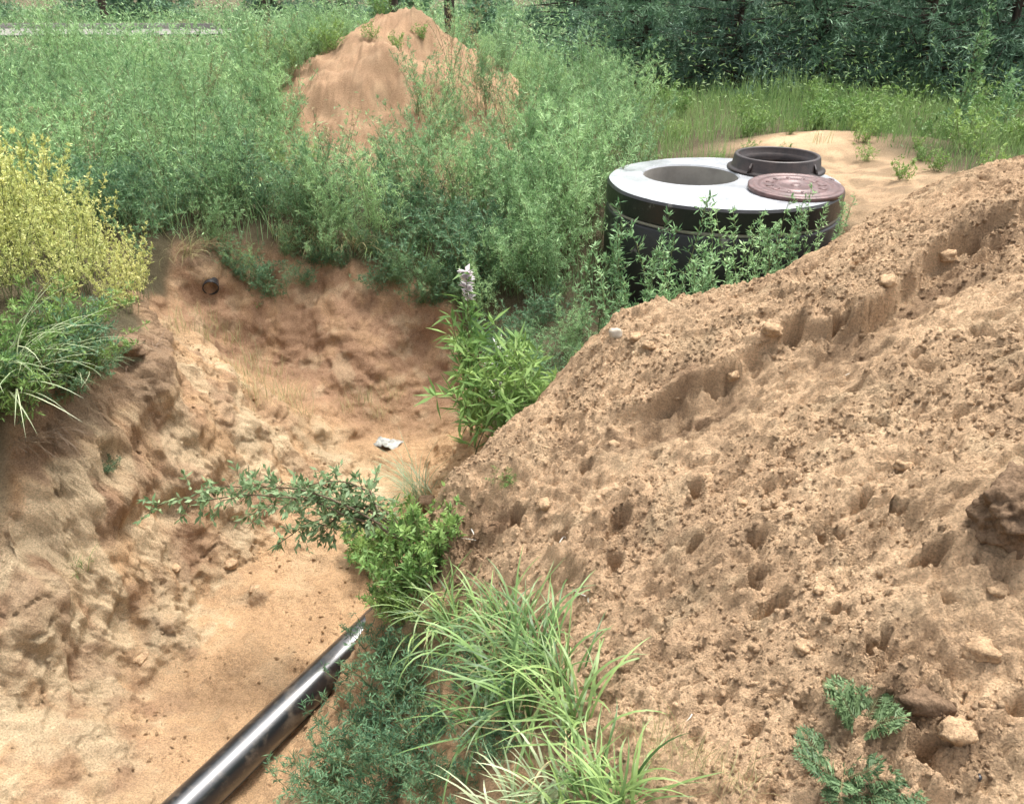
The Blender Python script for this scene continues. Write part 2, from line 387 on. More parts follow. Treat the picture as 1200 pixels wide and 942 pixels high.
# field
for x in (-9, -6, -4, -2, 0, 2, 4, 6, 9):
    cp += [(x, 12.5, 0), (x * 1.6, 17, 0)]
cp += [(-5.5, 8, 0), (-3, 8, 0), (-1.4, 7, -.02), (0, 7.2, -.05), (-.3, 8.5, 0), (7, 4, .9), (7.5, 9, 0), (8, 0, .8), (-7, 4, 0), (-7, 0, 0)]
CPN = np.array(cp); C_ = .12
def kern(r): return np.sqrt(r * r + C_ * C_)
A = kern(np.hypot(CPN[:, None, 0] - CPN[None, :, 0], CPN[:, None, 1] - CPN[None, :, 1]))
n_ = len(CPN)
Aug = np.zeros((n_ + 1, n_ + 1)); Aug[:n_, :n_] = A - .035 * np.eye(n_); Aug[:n_, n_] = 1; Aug[n_, :n_] = 1
WT = np.linalg.solve(Aug, np.append(CPN[:, 2], 0))
def base_h(x, y):
    r = np.full(x.shape, WT[n_])
    for k in range(n_):
        r += WT[k] * kern(np.hypot(x - CPN[k, 0], y - CPN[k, 1]))
    far = sstep(11, 16, np.hypot(x, y))
    return r * (1 - far)

def axis(lo, hi, step, far_lo, far_hi, g):
    c = list(np.arange(lo, hi, step)); s = step; x = c[-1]
    up = []
    while x < far_hi: s *= g; x += s; up.append(x)
    s = step; x = c[0]; dn = []
    while x > far_lo: s *= g; x -= s; dn.append(x)
    return np.array(dn[::-1] + c + up)
XS = axis(-2.35, 2.45, .009, -150, 150, 1.045); YS = axis(.95, 5.2, .009, -40, 260, 1.02)
X, Y = np.meshgrid(XS, YS, indexing='ij')
def thin(a): return np.unique(np.append(a[::3], a[-1]))
XC, YC = thin(XS), thin(YS); XX, YY = np.meshgrid(XC, YC, indexing='ij'); ZC = base_h(XX, YY)
ZC = np.stack([np.interp(XS, XC, ZC[:, j]) for j in range(len(YC))], 1); Z = np.stack([np.interp(YS, YC, ZC[i]) for i in range(len(XS))], 0)
near = 1 - sstep(6.5, 9, np.hypot(X, Y))

HEAP = [(-.36, 2.57), (-.3, 2.9), (0, 3.2), (.25, 3.45), (.5, 3.6), (1, 3.6), (1.5, 3.85), (2.3, 4.5), (3.8, 5.3), (6, 5.2), (6, -1), (.5, -.4), (.12, 1.1), (.08, 1.7), (-.1, 2.2)]
TRENCH = [(-2.05, 1), (-2.05, 2.6), (-1.95, 3.3), (-1.9, 3.9), (-2.3, 4.6), (-2.35, 5.5), (-1.9, 5.75), (-1.2, 5.75), (-.5, 5.6), (-.15, 5.0), (-.12, 4), (-.3, 3.1), (-.36, 2.57), (-.1, 2.2), (.08, 1.7), (.12, 1.1), (-.2, .3), (-1, -.1), (-2, .2)]
warp = .05 * fbm(X, Y, 4, 2, 91)
m_heap = in_poly(X + warp, Y + warp, HEAP); m_tr = in_poly(X + warp, Y - warp, TRENCH) & ~m_heap
hx = np.zeros_like(X); hx[m_heap] = 1.0
def blur(a, n):
    for _ in range(n):
        a = (a + np.roll(a, 1, 0) + np.roll(a, -1, 0) + np.roll(a, 1, 1) + np.roll(a, -1, 1)) / 5
    return a
hb = blur(hx, 30)
# the far spoil mound and general relief
dm = np.hypot((X - MOUND[0]) * np.where(X > MOUND[0], 1.0, .8), (Y - MOUND[1]) * .72) + .13 * fbm(X, Y, 1.3, 3, 5)
dmA = dm.copy()
dm2 = np.hypot((X + 1.75) * .9, (Y - 8.9) * .7) + .2 * fbm(X, Y, 1.5, 3, 6)
Z += np.where(dm2 < 3, np.clip(.3 - .4 * np.sqrt(dm2 * dm2 + .06), 0, None), 0)
dm = np.minimum(dm, dm2 + .9)
Z += sstep(2.2, 1.6, dm) * (.045 * fbm(X, Y, 2.5, 4, 8, .65) + .05 * np.clip(fbm(X, Y, 6, 3, 9), 0, 1))
Z += np.where(dmA < 3, np.clip(1.36 - .66 * np.sqrt(dmA * dmA + .012), 0, None), 0)
Z += .05 * fbm(X, Y, .8, 3, 3) * (1 - .4 * near)
Z += near * (.030 * fbm(X, Y, 3.0, 3, 11) + .012 * fbm(X, Y, 9, 3, 12))
# heap: crumbly relief, ridged clods, a broken step below the smooth top
rg = 1 - np.abs(fbm(X, Y, 7.5, 3, 21))
Z += hb * .016 * (rg - .7)
lump = np.clip(fbm(X, Y, 16, 3, 31) - .15, 0, None)
rough_mask = hb * (.35 + .65 * sstep(-.25, .35, fbm(X, Y, 1.6, 2, 41)))
Z += rough_mask * .030 * lump
bil = np.abs(fbm(X, Y, 11, 3, 33, .6)); Z += hb * .016 * (bil - .25) * (.3 + .7 * rough_mask)
crk = np.abs(fbm(X, Y, 4.2, 4, 36, .55)); Z -= hb * .022 * sstep(.09, .0, crk) * sstep(-.1, .3, fbm(X, Y, 1.9, 2, 37))
Z += hb * (.0055 * fbm(X, Y, 26, 2, 51) + .006 * np.clip(fbm(X, Y, 42, 2, 52), -.4, 1))
wxh = X + .05 * fbm(X, Y, 5, 2, 53); wyh = Y * 1.5 + .05 * fbm(X, Y, 5, 2, 54)
cav = sstep(.38, .52, fbm(wxh, wyh, 6.5, 3, 55)); Z -= hb * .022 * cav
cav2 = sstep(.44, .60, fbm(wxh, wyh, 15, 3, 56, .6)); Z -= hb * .013 * cav2
Z += hb * np.random.default_rng(2).normal(0, .0022, X.shape)
def H(x, y):
    x = np.atleast_1d(np.asarray(x, float)); y = np.atleast_1d(np.asarray(y, float))
    i = np.clip(np.searchsorted(XS, x) - 1, 0, len(XS) - 2); j = np.clip(np.searchsorted(YS, y) - 1, 0, len(YS) - 2)
    fx = (x - XS[i]) / (XS[i + 1] - XS[i]); fy = (y - YS[j]) / (YS[j + 1] - YS[j])
    return (Z[i, j] * (1 - fx) * (1 - fy) + Z[i + 1, j] * fx * (1 - fy) + Z[i, j + 1] * (1 - fx) * fy + Z[i + 1, j + 1] * fx * fy)
def pick(px, py, tmax=60):
    d = ray(px, py); t = np.concatenate([np.arange(.7, 8, .006), np.arange(8, tmax, .05)])
    q = np.array([0, 0, CAM_Z])[None] + d[None] * t[:, None]
    below = q[:, 2] < H(q[:, 0], q[:, 1])
    k = np.argmax(below) if below.any() else len(t) - 1
    return q[k]
# the step
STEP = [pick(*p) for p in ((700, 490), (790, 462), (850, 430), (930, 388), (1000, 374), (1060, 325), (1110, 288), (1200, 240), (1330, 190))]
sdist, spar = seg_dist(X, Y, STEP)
wob = .05 * fbm(X, Y, 3.2, 2, 61) + .016 * fbm(X, Y, 11, 2, 62, .5)
drop = sstep(.02, -.012, sdist + wob)                     # below the step
fade = np.exp(-np.clip(-(sdist + wob), 0, None) / .35)
amp = (.075 + .09 * np.clip(fbm(X, Y, 2.0, 2, 66) + .1, 0, 1)) * sstep(0, .8, spar)
Z -= hb * drop * fade * amp * (np.abs(sdist) < 1.2)
lip = np.exp(-((sdist + wob - .03) / .05) ** 2); Z += hb * lip * .018 * (np.abs(sdist) < .4)
# pits and foot holes (image place of each as seen in the photograph, size in m)
PITS = [(985, 374, .09, .04, .11), (930, 390, .055, .028, .07), (790, 468, .10, .04, .045), (1120, 300, .1, .03, .06), (840, 452, .06, .03, .035), (815, 575, .03, .035, .06), (1047, 602, .03, .025, .06), (1015, 585, .045, .03, .035), (972, 628, .045, .022, .05),
        (885, 684, .03, .024, .055), (920, 705, .04, .022, .035), (1082, 657, .065, .018, .06), (983, 716, .032, .025, .055), (1018, 758, .04, .024, .055), (885, 640, .03, .02, .03), (820, 635, .04, .018, .035),
        (980, 800, .03, .02, .03), (805, 500, .035, .03, .04), (690, 545, .03, .018, .03), (1000, 458, .04, .02, .03), (900, 570, .025, .02, .03), (1030, 495, .03, .02, .03), (1190, 455, .04, .02, .035),
        (730, 600, .05, .03, .04), (600, 610, .06, .04, .05), (660, 625, .04, .05, .04), (1085, 880, .06, .03, .05), (880, 855, .03, .02, .025), (1190, 830, .05, .02, .04), (720, 660, .03, .06, .035), (925, 342, .04, .02, .04),
        (750, 415, .03, .018, .035), (1140, 392, .02, .016, .03), (1075, 420, .03, .016, .025), (890, 720, .05, .02, .03), (1110, 700, .03, .02, .025)]
rr = np.random.default_rng(4)
for _ in range(14):
    PITS.append((rr.uniform(690, 1200), rr.uniform(400, 930), rr.uniform(.012, .028), rr.uniform(.008, .018), rr.uniform(.010, .024)))
for kp, (px, py, ra, rb, dp) in enumerate(PITS):
    dp *= 1.35 if kp < 38 else 1.0
    c = pick(px, py); R = max(ra, rb) * 2.0
    i0, i1 = np.searchsorted(XS, [c[0] - R, c[0] + R]); j0, j1 = np.searchsorted(YS, [c[1] - R, c[1] + R])
    sx = X[i0:i1, j0:j1] - c[0]; sy = Y[i0:i1, j0:j1] - c[1]
    if sx.size == 0: continue
    wx = .75 * fbm(X[i0:i1, j0:j1], Y[i0:i1, j0:j1], .8 / max(ra, rb), 3, int(px), .6)
    ra *= .85; dp *= 1.55
    d = np.hypot(sx / ra, sy / rb) + wx
    Z[i0:i1, j0:j1] -= dp * 1.15 * sstep(1.0, .45, d) * (.45 + .55 * np.clip(.5 + .5 * sy / rb, 0, 1))
    Z[i0:i1, j0:j1] += dp * .12 * np.exp(-((d - 1.25) / .25) ** 2)
# rough churned patch at the bottom right, small slumps on the trench walls
for (px, py, s, a) in ((1090, 830, .13, .05), (1150, 300, .16, .03), (560, 620, .13, .045), (700, 640, .1, .03), (1060, 560, .1, .02)):
    c = pick(px, py); g = np.exp(-((X - c[0]) ** 2 + (Y - c[1]) ** 2) / (2 * s * s))
    Z += g * a * fbm(X, Y, 13, 4, int(px), .6)
trb = blur(m_tr.astype(float), 20)
gy, gx = np.gradient(Z, YS, XS)[::-1] if False else (np.gradient(Z, XS, axis=0), np.gradient(Z, YS, axis=1))
slope = np.hypot(gy, gx); steep = sstep(.45, 1.3, slope) * trb
# ledges and fluting near the left bank
def bump_at(px, py, s, a):
    global Z
    c = pick(px, py); Z = Z + a * np.exp(-(((X - c[0]) ** 2 + (Y - c[1]) ** 2) / (2 * s * s)))
for q in ((205, 745, .05, .07), (175, 735, .03, .045), (150, 790, .06, -.05), (265, 640, .06, .05), (310, 690, .05, .03), (230, 690, .05, -.06), (380, 790, .09, .06), (395, 745, .07, .03), (50, 560, .06, .05), (20, 640, .05, .05)):
    bump_at(*q)
# inside of the well
dmh = np.hypot(X - MH[0], Y - MH[1])
Z = np.where(dmh < .79, -1.9, Z)

# soil colours: dry pinkish sand, orange floor sand, pale yellow sand, dark topsoil, reddish cut
c_heap = np.array([.65, .448, .275]); c_floor = np.array([.57, .368, .207]); c_pale = np.array([.66, .505, .32]); c_dark = np.array([.135, .092, .06]); c_red = np.array([.335, .2, .125]); c_field = np.array([.12, .10, .06]); c_brown = np.array([.38, .242, .145])
COLR = np.empty(X.shape + (3,)); COLR[:] = c_field
def paint(mask, c):
    global COLR
    COLR = COLR * (1 - mask[..., None]) + c * mask[..., None]
n1 = fbm(X, Y, 1.3, 4, 81); n2 = fbm(X, Y, 5, 4, 82)
paint(blur(m_tr.astype(float), 8), c_floor)
paint(hb, c_heap)
paint(hb * .3 * sstep(.1, .6, n1), c_brown)
paint(hb * .35 * sstep(.2, .6, n2), c_pale)
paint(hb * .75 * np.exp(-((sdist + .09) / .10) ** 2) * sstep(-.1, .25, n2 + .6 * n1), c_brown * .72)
paint(hb * .22 * sstep(.2, .5, fbm(X, Y, 3.2, 4, 84)) , c_brown)
paint(sstep(2.4, 1.9, dm) , c_brown * 1.05); paint(sstep(2.4, 1.9, dm) * .6 * sstep(-.2, .5, n2), c_heap * .75)
sandpatch = np.exp(-(((X - 2.8) / .7) ** 2 + ((Y - 6.7) / 1.4) ** 2 + .3 * n2) ** 2); paint(np.clip(sandpatch * 1.3, 0, 1) * (.6 + .4 * sstep(-.3, .3, n2)), c_heap * .88)
paint(np.clip(np.exp(-(((X - 2.85) / .6) ** 2 + ((Y - 8.2) / .4) ** 2)) * 1.3, 0, 1), c_heap)
fw = sstep(4.55, 5.0, Y + .15 * n1) * trb; paint(fw * .85, c_red); paint(fw * .4 * sstep(0, .5, n2), c_floor)
paint(trb * .25 * sstep(.15, .5, fbm(X, Y, 2.4, 4, 89)) * sstep(4.6, 4.2, Y), c_pale)
paint(trb * .8 * sstep(-1.25, -1.5, X + .12 * n1) * sstep(2.75, 2.4, Y + .15 * n2) * sstep(-.25, .25, fbm(X, Y, 3.5, 4, 92)), c_brown)
def blob(px, py, s, k, c):
    q = pick(px, py); d = np.exp(-((X - q[0]) ** 2 + (Y - q[1]) ** 2) / (2 * s * s))
    paint(np.clip(k * 1.3 * d * (.75 + 1.2 * n2), 0, 1), c)
for q in ((30, 640, .09), (25, 720, .08), (60, 770, .07), (95, 480, .05), (190, 740, .07), (140, 860, .08), (150, 800, .06), (270, 610, .10), (330, 520, .10), (280, 500, .05), (420, 580, .16), (180, 500, .05), (390, 540, .12), (170, 410, .03)):
    blob(*q, .8, c_pale)
for q in ( (215, 610, .12), (210, 545, .1), (340, 585, .12), (100, 560, .05)):
    blob(*q, .7, c_brown * .95)
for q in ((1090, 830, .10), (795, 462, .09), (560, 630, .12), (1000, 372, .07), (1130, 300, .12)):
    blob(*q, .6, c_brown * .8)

# cut faces: pushed along their normals by solid noise, so they bulge, crack and overhang
XD, YD, ZD = X.copy(), Y.copy(), Z.copy()
Zs = blur(Z, 6); g1_ = np.gradient(Zs, XS, axis=0); g2_ = np.gradient(Zs, YS, axis=1)
tm = (trb > .02) & (dmh > 1.0)
pp_ = np.stack([X[tm], Y[tm], Z[tm]], 1); nn_ = np.stack([-g1_[tm], -g2_[tm], np.ones(tm.sum())], 1); sl_ = np.hypot(g1_[tm], g2_[tm]); nn_ /= np.linalg.norm(nn_, axis=1, keepdims=True)
wf = trb[tm] * (.10 + .90 * sstep(.35, 1.0, sl_))
big_ = fbm3(pp_, 2.6, 3, 101, .5); rid_ = np.abs(fbm3(pp_, 5.5, 3, 102, .55, (1, 1, .55))); chip = np.abs(fbm3(pp_, 15, 3, 103, .6)); blk = np.floor(fbm3(pp_, 3.6, 2, 104, .5, (1, 1, 1.6)) * 5) / 5
cr_ = sstep(.07, .0, np.abs(fbm3(pp_, 4.2, 3, 105, .5)))
fwk = .75 - .4 * sstep(4.5, 4.9, pp_[:, 1])
dsp = wf * (.07 * big_ - fwk * (.055 * (rid_ - .3) + .016 * (chip - .25) - .05 * blk + .025 * cr_))
dsp += trb[tm] * .006 * fbm3(pp_, 24, 2, 106)
XD[tm] += nn_[:, 0] * dsp; YD[tm] += nn_[:, 1] * dsp; ZD[tm] += nn_[:, 2] * dsp
# soil strata on the cut faces
cc = COLR[tm]; zz = pp_[:, 2] + .10 * big_ + .05 * fbm3(pp_, 9, 3, 107)
def pc(m, c):
    global cc
    cc = cc * (1 - m[:, None]) + c * m[:, None]
face = sstep(.3, .7, sl_) * trb[tm]; lf_ = sstep(-.9, -1.3, pp_[:, 0]) * sstep(4.9, 4.3, pp_[:, 1])
stre = fbm3(pp_, 5.0, 3, 108, .5, (1, 1, .3))
pc(face * lf_ * sstep(-.05, -.2, zz) * .75 * sstep(.05, .3, stre), c_pale)
pc(face * lf_ * .65 * sstep(.12, .42, fbm3(pp_, 2.6, 3, 109)), c_brown * 1.15)
pc(face * .35 * sstep(.1, .4, fbm3(pp_, 6, 4, 110)), c_pale * .9)
pc(face * lf_ * .45 * sstep(.1, .4, -fbm3(pp_, 3.4, 3, 111)), c_red)
pc(face * sstep(-.13, -.06, zz) * .75, c_dark * 1.8)
pc(face * sstep(-1.55, -1.75, pp_[:, 0]) * sstep(3.3, 3.0, pp_[:, 1]) * .85 * sstep(-.02, .16, fbm3(pp_, 5.5, 2, 112, .5, (1, 1, .1))) * sstep(-.08, -.16, zz), c_pale * 1.05)
COLR[tm] = cc

def sheet(name, mask):
    idx = -np.ones(X.shape, np.int64)
    fi, fj = np.nonzero(mask)
    vm = np.zeros(X.shape, bool)
    for a, b in ((0, 0), (1, 0), (1, 1), (0, 1)): vm[fi + a, fj + b] = True
    idx[vm] = np.arange(vm.sum())
    f = np.stack([idx[fi, fj], idx[fi + 1, fj], idx[fi + 1, fj + 1], idx[fi, fj + 1]], 1)
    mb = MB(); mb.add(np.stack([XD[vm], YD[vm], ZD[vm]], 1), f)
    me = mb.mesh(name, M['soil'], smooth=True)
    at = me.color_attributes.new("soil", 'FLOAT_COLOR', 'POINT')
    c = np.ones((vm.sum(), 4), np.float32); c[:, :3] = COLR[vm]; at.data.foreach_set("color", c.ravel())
    return tag(link(name, me), kind="structure")
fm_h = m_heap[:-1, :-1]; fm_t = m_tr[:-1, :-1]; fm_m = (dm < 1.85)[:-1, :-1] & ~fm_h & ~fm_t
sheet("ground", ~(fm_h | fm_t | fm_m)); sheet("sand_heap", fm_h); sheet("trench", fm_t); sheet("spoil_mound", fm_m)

# ------------------------------------------------------------------ concrete well
def eccentric_slab():
    n = 96; a = np.arange(n) * 2 * pi / n; mb = MB()
    hc = (-.2, .21); R, r = .84, .35
    def circ(cx, cy, rr_, z): return np.stack([cx + rr_ * np.cos(a), cy + rr_ * np.sin(a), np.full(n, z)], 1)
    z1, z0 = SLAB_Z, SLAB_Z - .16
    wv = .004 * np.sin(a * 5 + 1) + .003 * np.sin(a * 11)
    def wav(c): c = c.copy(); k = 1 + wv / R; c[:, 0] *= k; c[:, 1] *= k; return c
    rings = [(wav(circ(0, 0, R - .012, z0)), 1), (wav(circ(0, 0, R, z0 + .012)), 1), (wav(circ(0, 0, R, z1 - .018)), 1), (wav(circ(0, 0, R - .014, z1)), 0), (circ(hc[0], hc[1], r + .01, z1), 0), (circ(hc[0], hc[1], r, z1 - .012), 2), (circ(hc[0], hc[1], r - .01, z0), 1), (wav(circ(0, 0, R - .012, z0)), 0)]
    i = np.arange(n); j = (i + 1) % n
    for k in range(len(rings) - 1):
        v = np.concatenate([rings[k][0], rings[k + 1][0]])
        f = np.stack([i, j, n + j, n + i], 1)
        mb.add(v, f, .5, rings[k][1] if k != 3 else 0)
    return mb.mesh("cover_slab", [M['concrete'], M['bitumen'], M['greycon']])
well = tag(empty("concrete_well", (MH[0], MH[1], 0)), "round black tarred concrete well with a whitish top slab and open hole", "well")
link("cover_slab", eccentric_slab(), well)
for (zt, zb) in ((SLAB_Z - .185, SLAB_Z - 1.07), (SLAB_Z - 1.085, SLAB_Z - 1.97)):
    mb = MB(); lathe(mb, [(.75, zt), (.83, zt), (.842, zt - .015), (.842, zb + .02), (.83, zb), (.75, zb)], 96, 0)
    lathe(mb, [(.75, zb), (.75, zt)], 96, 1)
    link("ring", mb.mesh("ring", [M['bitumen'], M['greycon']]), well)
mb = MB(); lathe(mb, [(.75, SLAB_Z - .16), (.822, SLAB_Z - .16), (.822, SLAB_Z - .185), (.75, SLAB_Z - .185)], 96, 0, close=True)
link("mortar_joint", mb.mesh("mortar_joint", [M['greycon']]), well)

fr = tag(empty("cast_iron_ring", (2.03, 6.36, SLAB_Z + .001), (0, 0, .3)), "dark cast iron manhole frame ring lying on the well slab behind the cover", "iron ring")
mb = MB(); lathe(mb, [(.27, 0), (.365, 0), (.365, .014), (.345, .018), (.332, .03), (.318, .105), (.312, .112), (.292, .112), (.288, .105), (.285, .07), (.268, .066), (.262, .02)], 72, close=True)
link("ring_wall", mb.mesh("ring_wall", M['iron_dark'], True), fr)
for k in range(4):
    a = k * pi / 2 + .4; mb = MB()
    ca, sa = math.cos(a), math.sin(a)
    t = .008
    pts = []
    for s_ in (-t, t):
        for (r_, z_) in ((.325, .016), (.36, .016), (.325, .085)):
            pts.append((r_ * ca - s_ * sa, r_ * sa + s_ * ca, z_))
    mb.add(pts, [(0, 1, 2), (3, 5, 4)]).add(pts, [(0, 3, 4, 1), (1, 4, 5, 2), (0, 2, 5, 3)])
    link("gusset", mb.mesh("gusset", M['iron_dark']), fr)
cv = tag(empty("manhole_cover", (1.965, 5.66, SLAB_Z + .003), (rad(2.0), rad(-1.5), .5)), "rusty reddish cast iron manhole cover lying on the edge of the well slab", "manhole cover")
cv.location.z += .008
mb = MB(); lathe(mb, [(.0005, .006), (.27, .006), (.275, -.008), (.315, -.008), (.322, .0), (.322, .04), (.314, .048), (.29, .049), (.286, .042), (.25, .042), (.246, .049), (.215, .050), (.211, .043), (.15, .044), (.146, .052), (.11, .053), (.106, .046), (.0005, .048)], 80)
link("disc", mb.mesh("disc", M['iron_rust'], False), cv)
for k in range(12):
    a = k * pi / 6; ca, sa = math.cos(a), math.sin(a); pts = []
    for z_ in (.040, .0495):
        for (r_, s_) in ((.155, -.009), (.207, -.012), (.207, .012), (.155, .009)):
            pts.append((r_ * ca - s_ * sa, r_ * sa + s_ * ca, z_))
    mb = MB(); mb.add(pts, [(4, 5, 6, 7), (0, 1, 5, 4), (1, 2, 6, 5), (2, 3, 7, 6), (3, 0, 4, 7)])
    link("raised_rib", mb.mesh("raised_rib", M['iron_rust']), cv)
mb = MB(); lathe(mb, [(.0005, .062), (.03, .06), (.038, .047)], 24, center=(.0, .0)); link("boss", mb.mesh("boss", M['iron_rust'], True), cv)
# lifting lug
mb = MB(); tubes(mb, np.array([[(.31, -.03, .03), (.345, -.02, .035), (.35, 0, .036), (.345, .02, .035), (.31, .03, .03)]]), .009, sides=8)
link("lifting_lug", mb.mesh("lifting_lug", M['iron_rust'], True), cv)

cv.scale = (1.0, 1.0, .62)

# ------------------------------------------------------------------ pipes
PR = .074
pa = np.array(P(222, 938, -.945)); pb = np.array(P(458, 712, -.92))
dv = (pb - pa) / np.linalg.norm(pb - pa)
a0 = pa - dv * 1.2; b0 = pb + dv * .55
path = np.array([[a0 + (b0 - a0) * t + np.array([.012, -.008, 0]) * math.sin(t * pi) for t in np.linspace(0, 1, 30)]])
org = path[0, 0].copy(); pth = path - org
pipe = tag(empty("drain_pipe", org), "long black plastic drain pipe lying along the trench floor", "pipe")
mb = MB(); tubes(mb, pth, PR, sides=40); link("barrel", mb.mesh("barrel", M['pipe'], True), pipe)
side = np.cross(dv, [0, 0, 1]); side /= np.linalg.norm(side); upv = np.cross(side, dv)
for ang in (-38, ):
    off = (side * math.cos(rad(ang)) + upv * math.sin(rad(ang))) * (PR + .0005)
    mb = MB(); tubes(mb, pth + off, .0035, sides=6); link("moulding_seam", mb.mesh("moulding_seam", M['pipe'], True), pipe)
q = pick(247, 338); d = ray(247, 338); q = q - d * .02
fwd = np.array([.28, -.92, -.25]); fwd /= np.linalg.norm(fwd)
q2 = q + fwd * .0
st = tag(empty("pipe_stub", q2), "small open black pipe end poking out of the far trench wall", "pipe")
mb = MB(); ps = np.array([[q2 - q2, -fwd * .1, -fwd * .5]]); tubes(mb, ps, .055, sides=28); tubes(mb, ps[:, ::-1], .049, sides=28)
s1 = np.cross(fwd, [0, 0, 1]); s1 /= np.linalg.norm(s1); s2 = np.cross(fwd, s1); aa = np.arange(28) * 2 * pi / 28
v = np.concatenate([np.outer(np.cos(aa), s1) * r_ + np.outer(np.sin(aa), s2) * r_ for r_ in (.055, .049)])
i = np.arange(28); j = (i + 1) % 28; mb.add(v, np.stack([i, j, 28 + j, 28 + i], 1))
mb.add(np.outer(np.cos(aa), s1) * .05 + np.outer(np.sin(aa), s2) * .05 - fwd * .45, [list(range(28))])
link("socket", mb.mesh("socket", M['black']), st)

# ------------------------------------------------------------------ plants: generators
def stems_of(rng, n, h, r0, lean, bend, K=7, az=None):
    a = rng.uniform(0, 2 * pi, n) if az is None else az
    p = np.stack([rng.normal(0, r0, n), rng.normal(0, r0, n), np.full(n, -.04)], 1)
    hh = h * rng.uniform(.7, 1.05, n); ln = rng.uniform(lean[0], lean[1], n); bd = rng.uniform(.3, 1.0, n) * bend
    out = [p]
    for k in range(1, K):
        t = k / (K - 1); an = ln + bd * t ** 1.5
        wig = rng.normal(0, .012 * h, (n, 3)) * np.array([1, 1, .3])
        p = p + (hh / (K - 1))[:, None] * (np.sin(an)[:, None] * np.stack([np.cos(a), np.sin(a), a * 0], 1) + np.cos(an)[:, None] * np.array([0, 0, 1.])) + wig
        out.append(p)
    return np.stack(out, 1)
def along(path, t):
    """path (n,K,3), t (n,m) in 0..1 -> points (n,m,3), tangents"""
    n, K, _ = path.shape; f = np.clip(t, 0, .9999) * (K - 1); k = f.astype(int); w = (f - k)[..., None]
    i = np.arange(n)[:, None]
    a = path[i, k]; b = path[i, k + 1]; d = b - a
    return a * (1 - w) + b * w, d / (np.linalg.norm(d, axis=-1, keepdims=True) + 1e-9)
def weed(seed, h=.8, n=12, r0=.05, lean=(.02, .35), bend=.4, m=12, q=12, L=.035, Wd=.007, blen=.25, el=(.4, 1.0), tmin=.2, leafup=.3, flower=0, sr=.0025, taper=.65, tones=(0, 1)):
    rng = np.random.default_rng(seed)
    ps = stems_of(rng, n, h, r0, lean, bend)
    st = MB(); lf = MB(); fl = MB()
    tubes(st, ps, np.linspace(sr * 1.3, sr * .4, ps.shape[1])[None, :], rng.uniform(0, 1, n).repeat((ps.shape[1] - 1) * 3))
    t = tmin + (1 - tmin) * (np.arange(m)[None, :] + rng.uniform(0, 1, (n, m))) / m
    p, d = along(ps, t)
    az = rng.uniform(0, 2 * pi, (n, m)); e = rng.uniform(el[0], el[1], (n, m))
    bd = dirs(az, e); bl = blen * h * (1 - taper * (t - tmin) / (1 - tmin)) * rng.uniform(.5, 1.15, (n, m))
    end = p + bd * bl[..., None]; end[..., 2] -= bl * .12
    if blen * h > .06:
        tubes(st, np.stack([p, p * .5 + end * .5 + np.array([0, 0, .02]) * bl[..., None], end], 2).reshape(-1, 3, 3), np.array([sr * .6, sr * .45, sr * .25])[None], .5)
    s = (.12 + .88 * (np.arange(q)[None, None, :] + rng.uniform(0, 1, (n, m, q))) / q)
    lp = p[:, :, None] + (end - p)[:, :, None] * s[..., None]
    ld = bd[:, :, None] * .55 + rng.normal(0, .6, (n, m, q, 3)) + np.array([0, 0, leafup])
    k = n * m * q
    tn = tones[0] + (tones[1] - tones[0]) * np.clip(rng.uniform(0, .65, (n, m, 1)) + rng.uniform(0, .4, (n, m, q)), 0, 1)
    leaflets(lf, lp.reshape(k, 3), ld.reshape(k, 3), L * rng.uniform(.6, 1.3, k), Wd * rng.uniform(.7, 1.3, k), rng, tn.reshape(k))
    if flower:
        sel = ps[[int(np.argmax(ps[:, -1, 2]))]]
        tt = 1 - .16 * rng.uniform(0, 1, (len(sel), flower)) ** 1.2
        fp, _ = along(sel, tt); fd = dirs(rng.uniform(0, 2 * pi, tt.shape), rng.uniform(-.2, .9, tt.shape))
        fp = fp - fd * .004
        leaflets(fl, fp.reshape(-1, 3), fd.reshape(-1, 3), .045, .022, rng, rng.uniform(0, 1, tt.size))
    return st, lf, fl
def tuft(seed, n=70, length=(.25, .5), width=.006, lean=(.1, .8), bend=(.5, 1.6), r0=.04, nseg=6, az=None, azs=.8):
    rng = np.random.default_rng(seed); mb = MB()
    b = np.stack([rng.normal(0, r0, n), rng.normal(0, r0, n), np.full(n, -.02)], 1)
    a = rng.uniform(0, 2 * pi, n) if az is None else rng.normal(az, azs, n)
    blades(mb, b, a, rng.uniform(*length, n), width * rng.uniform(.6, 1.3, n), rng.uniform(*lean, n), rng.uniform(*bend, n), nseg, np.clip(rng.normal(.5, .28, n), 0, 1), twist=rng.normal(0, .3), wander=rng.normal(0, .55, n))
    return mb
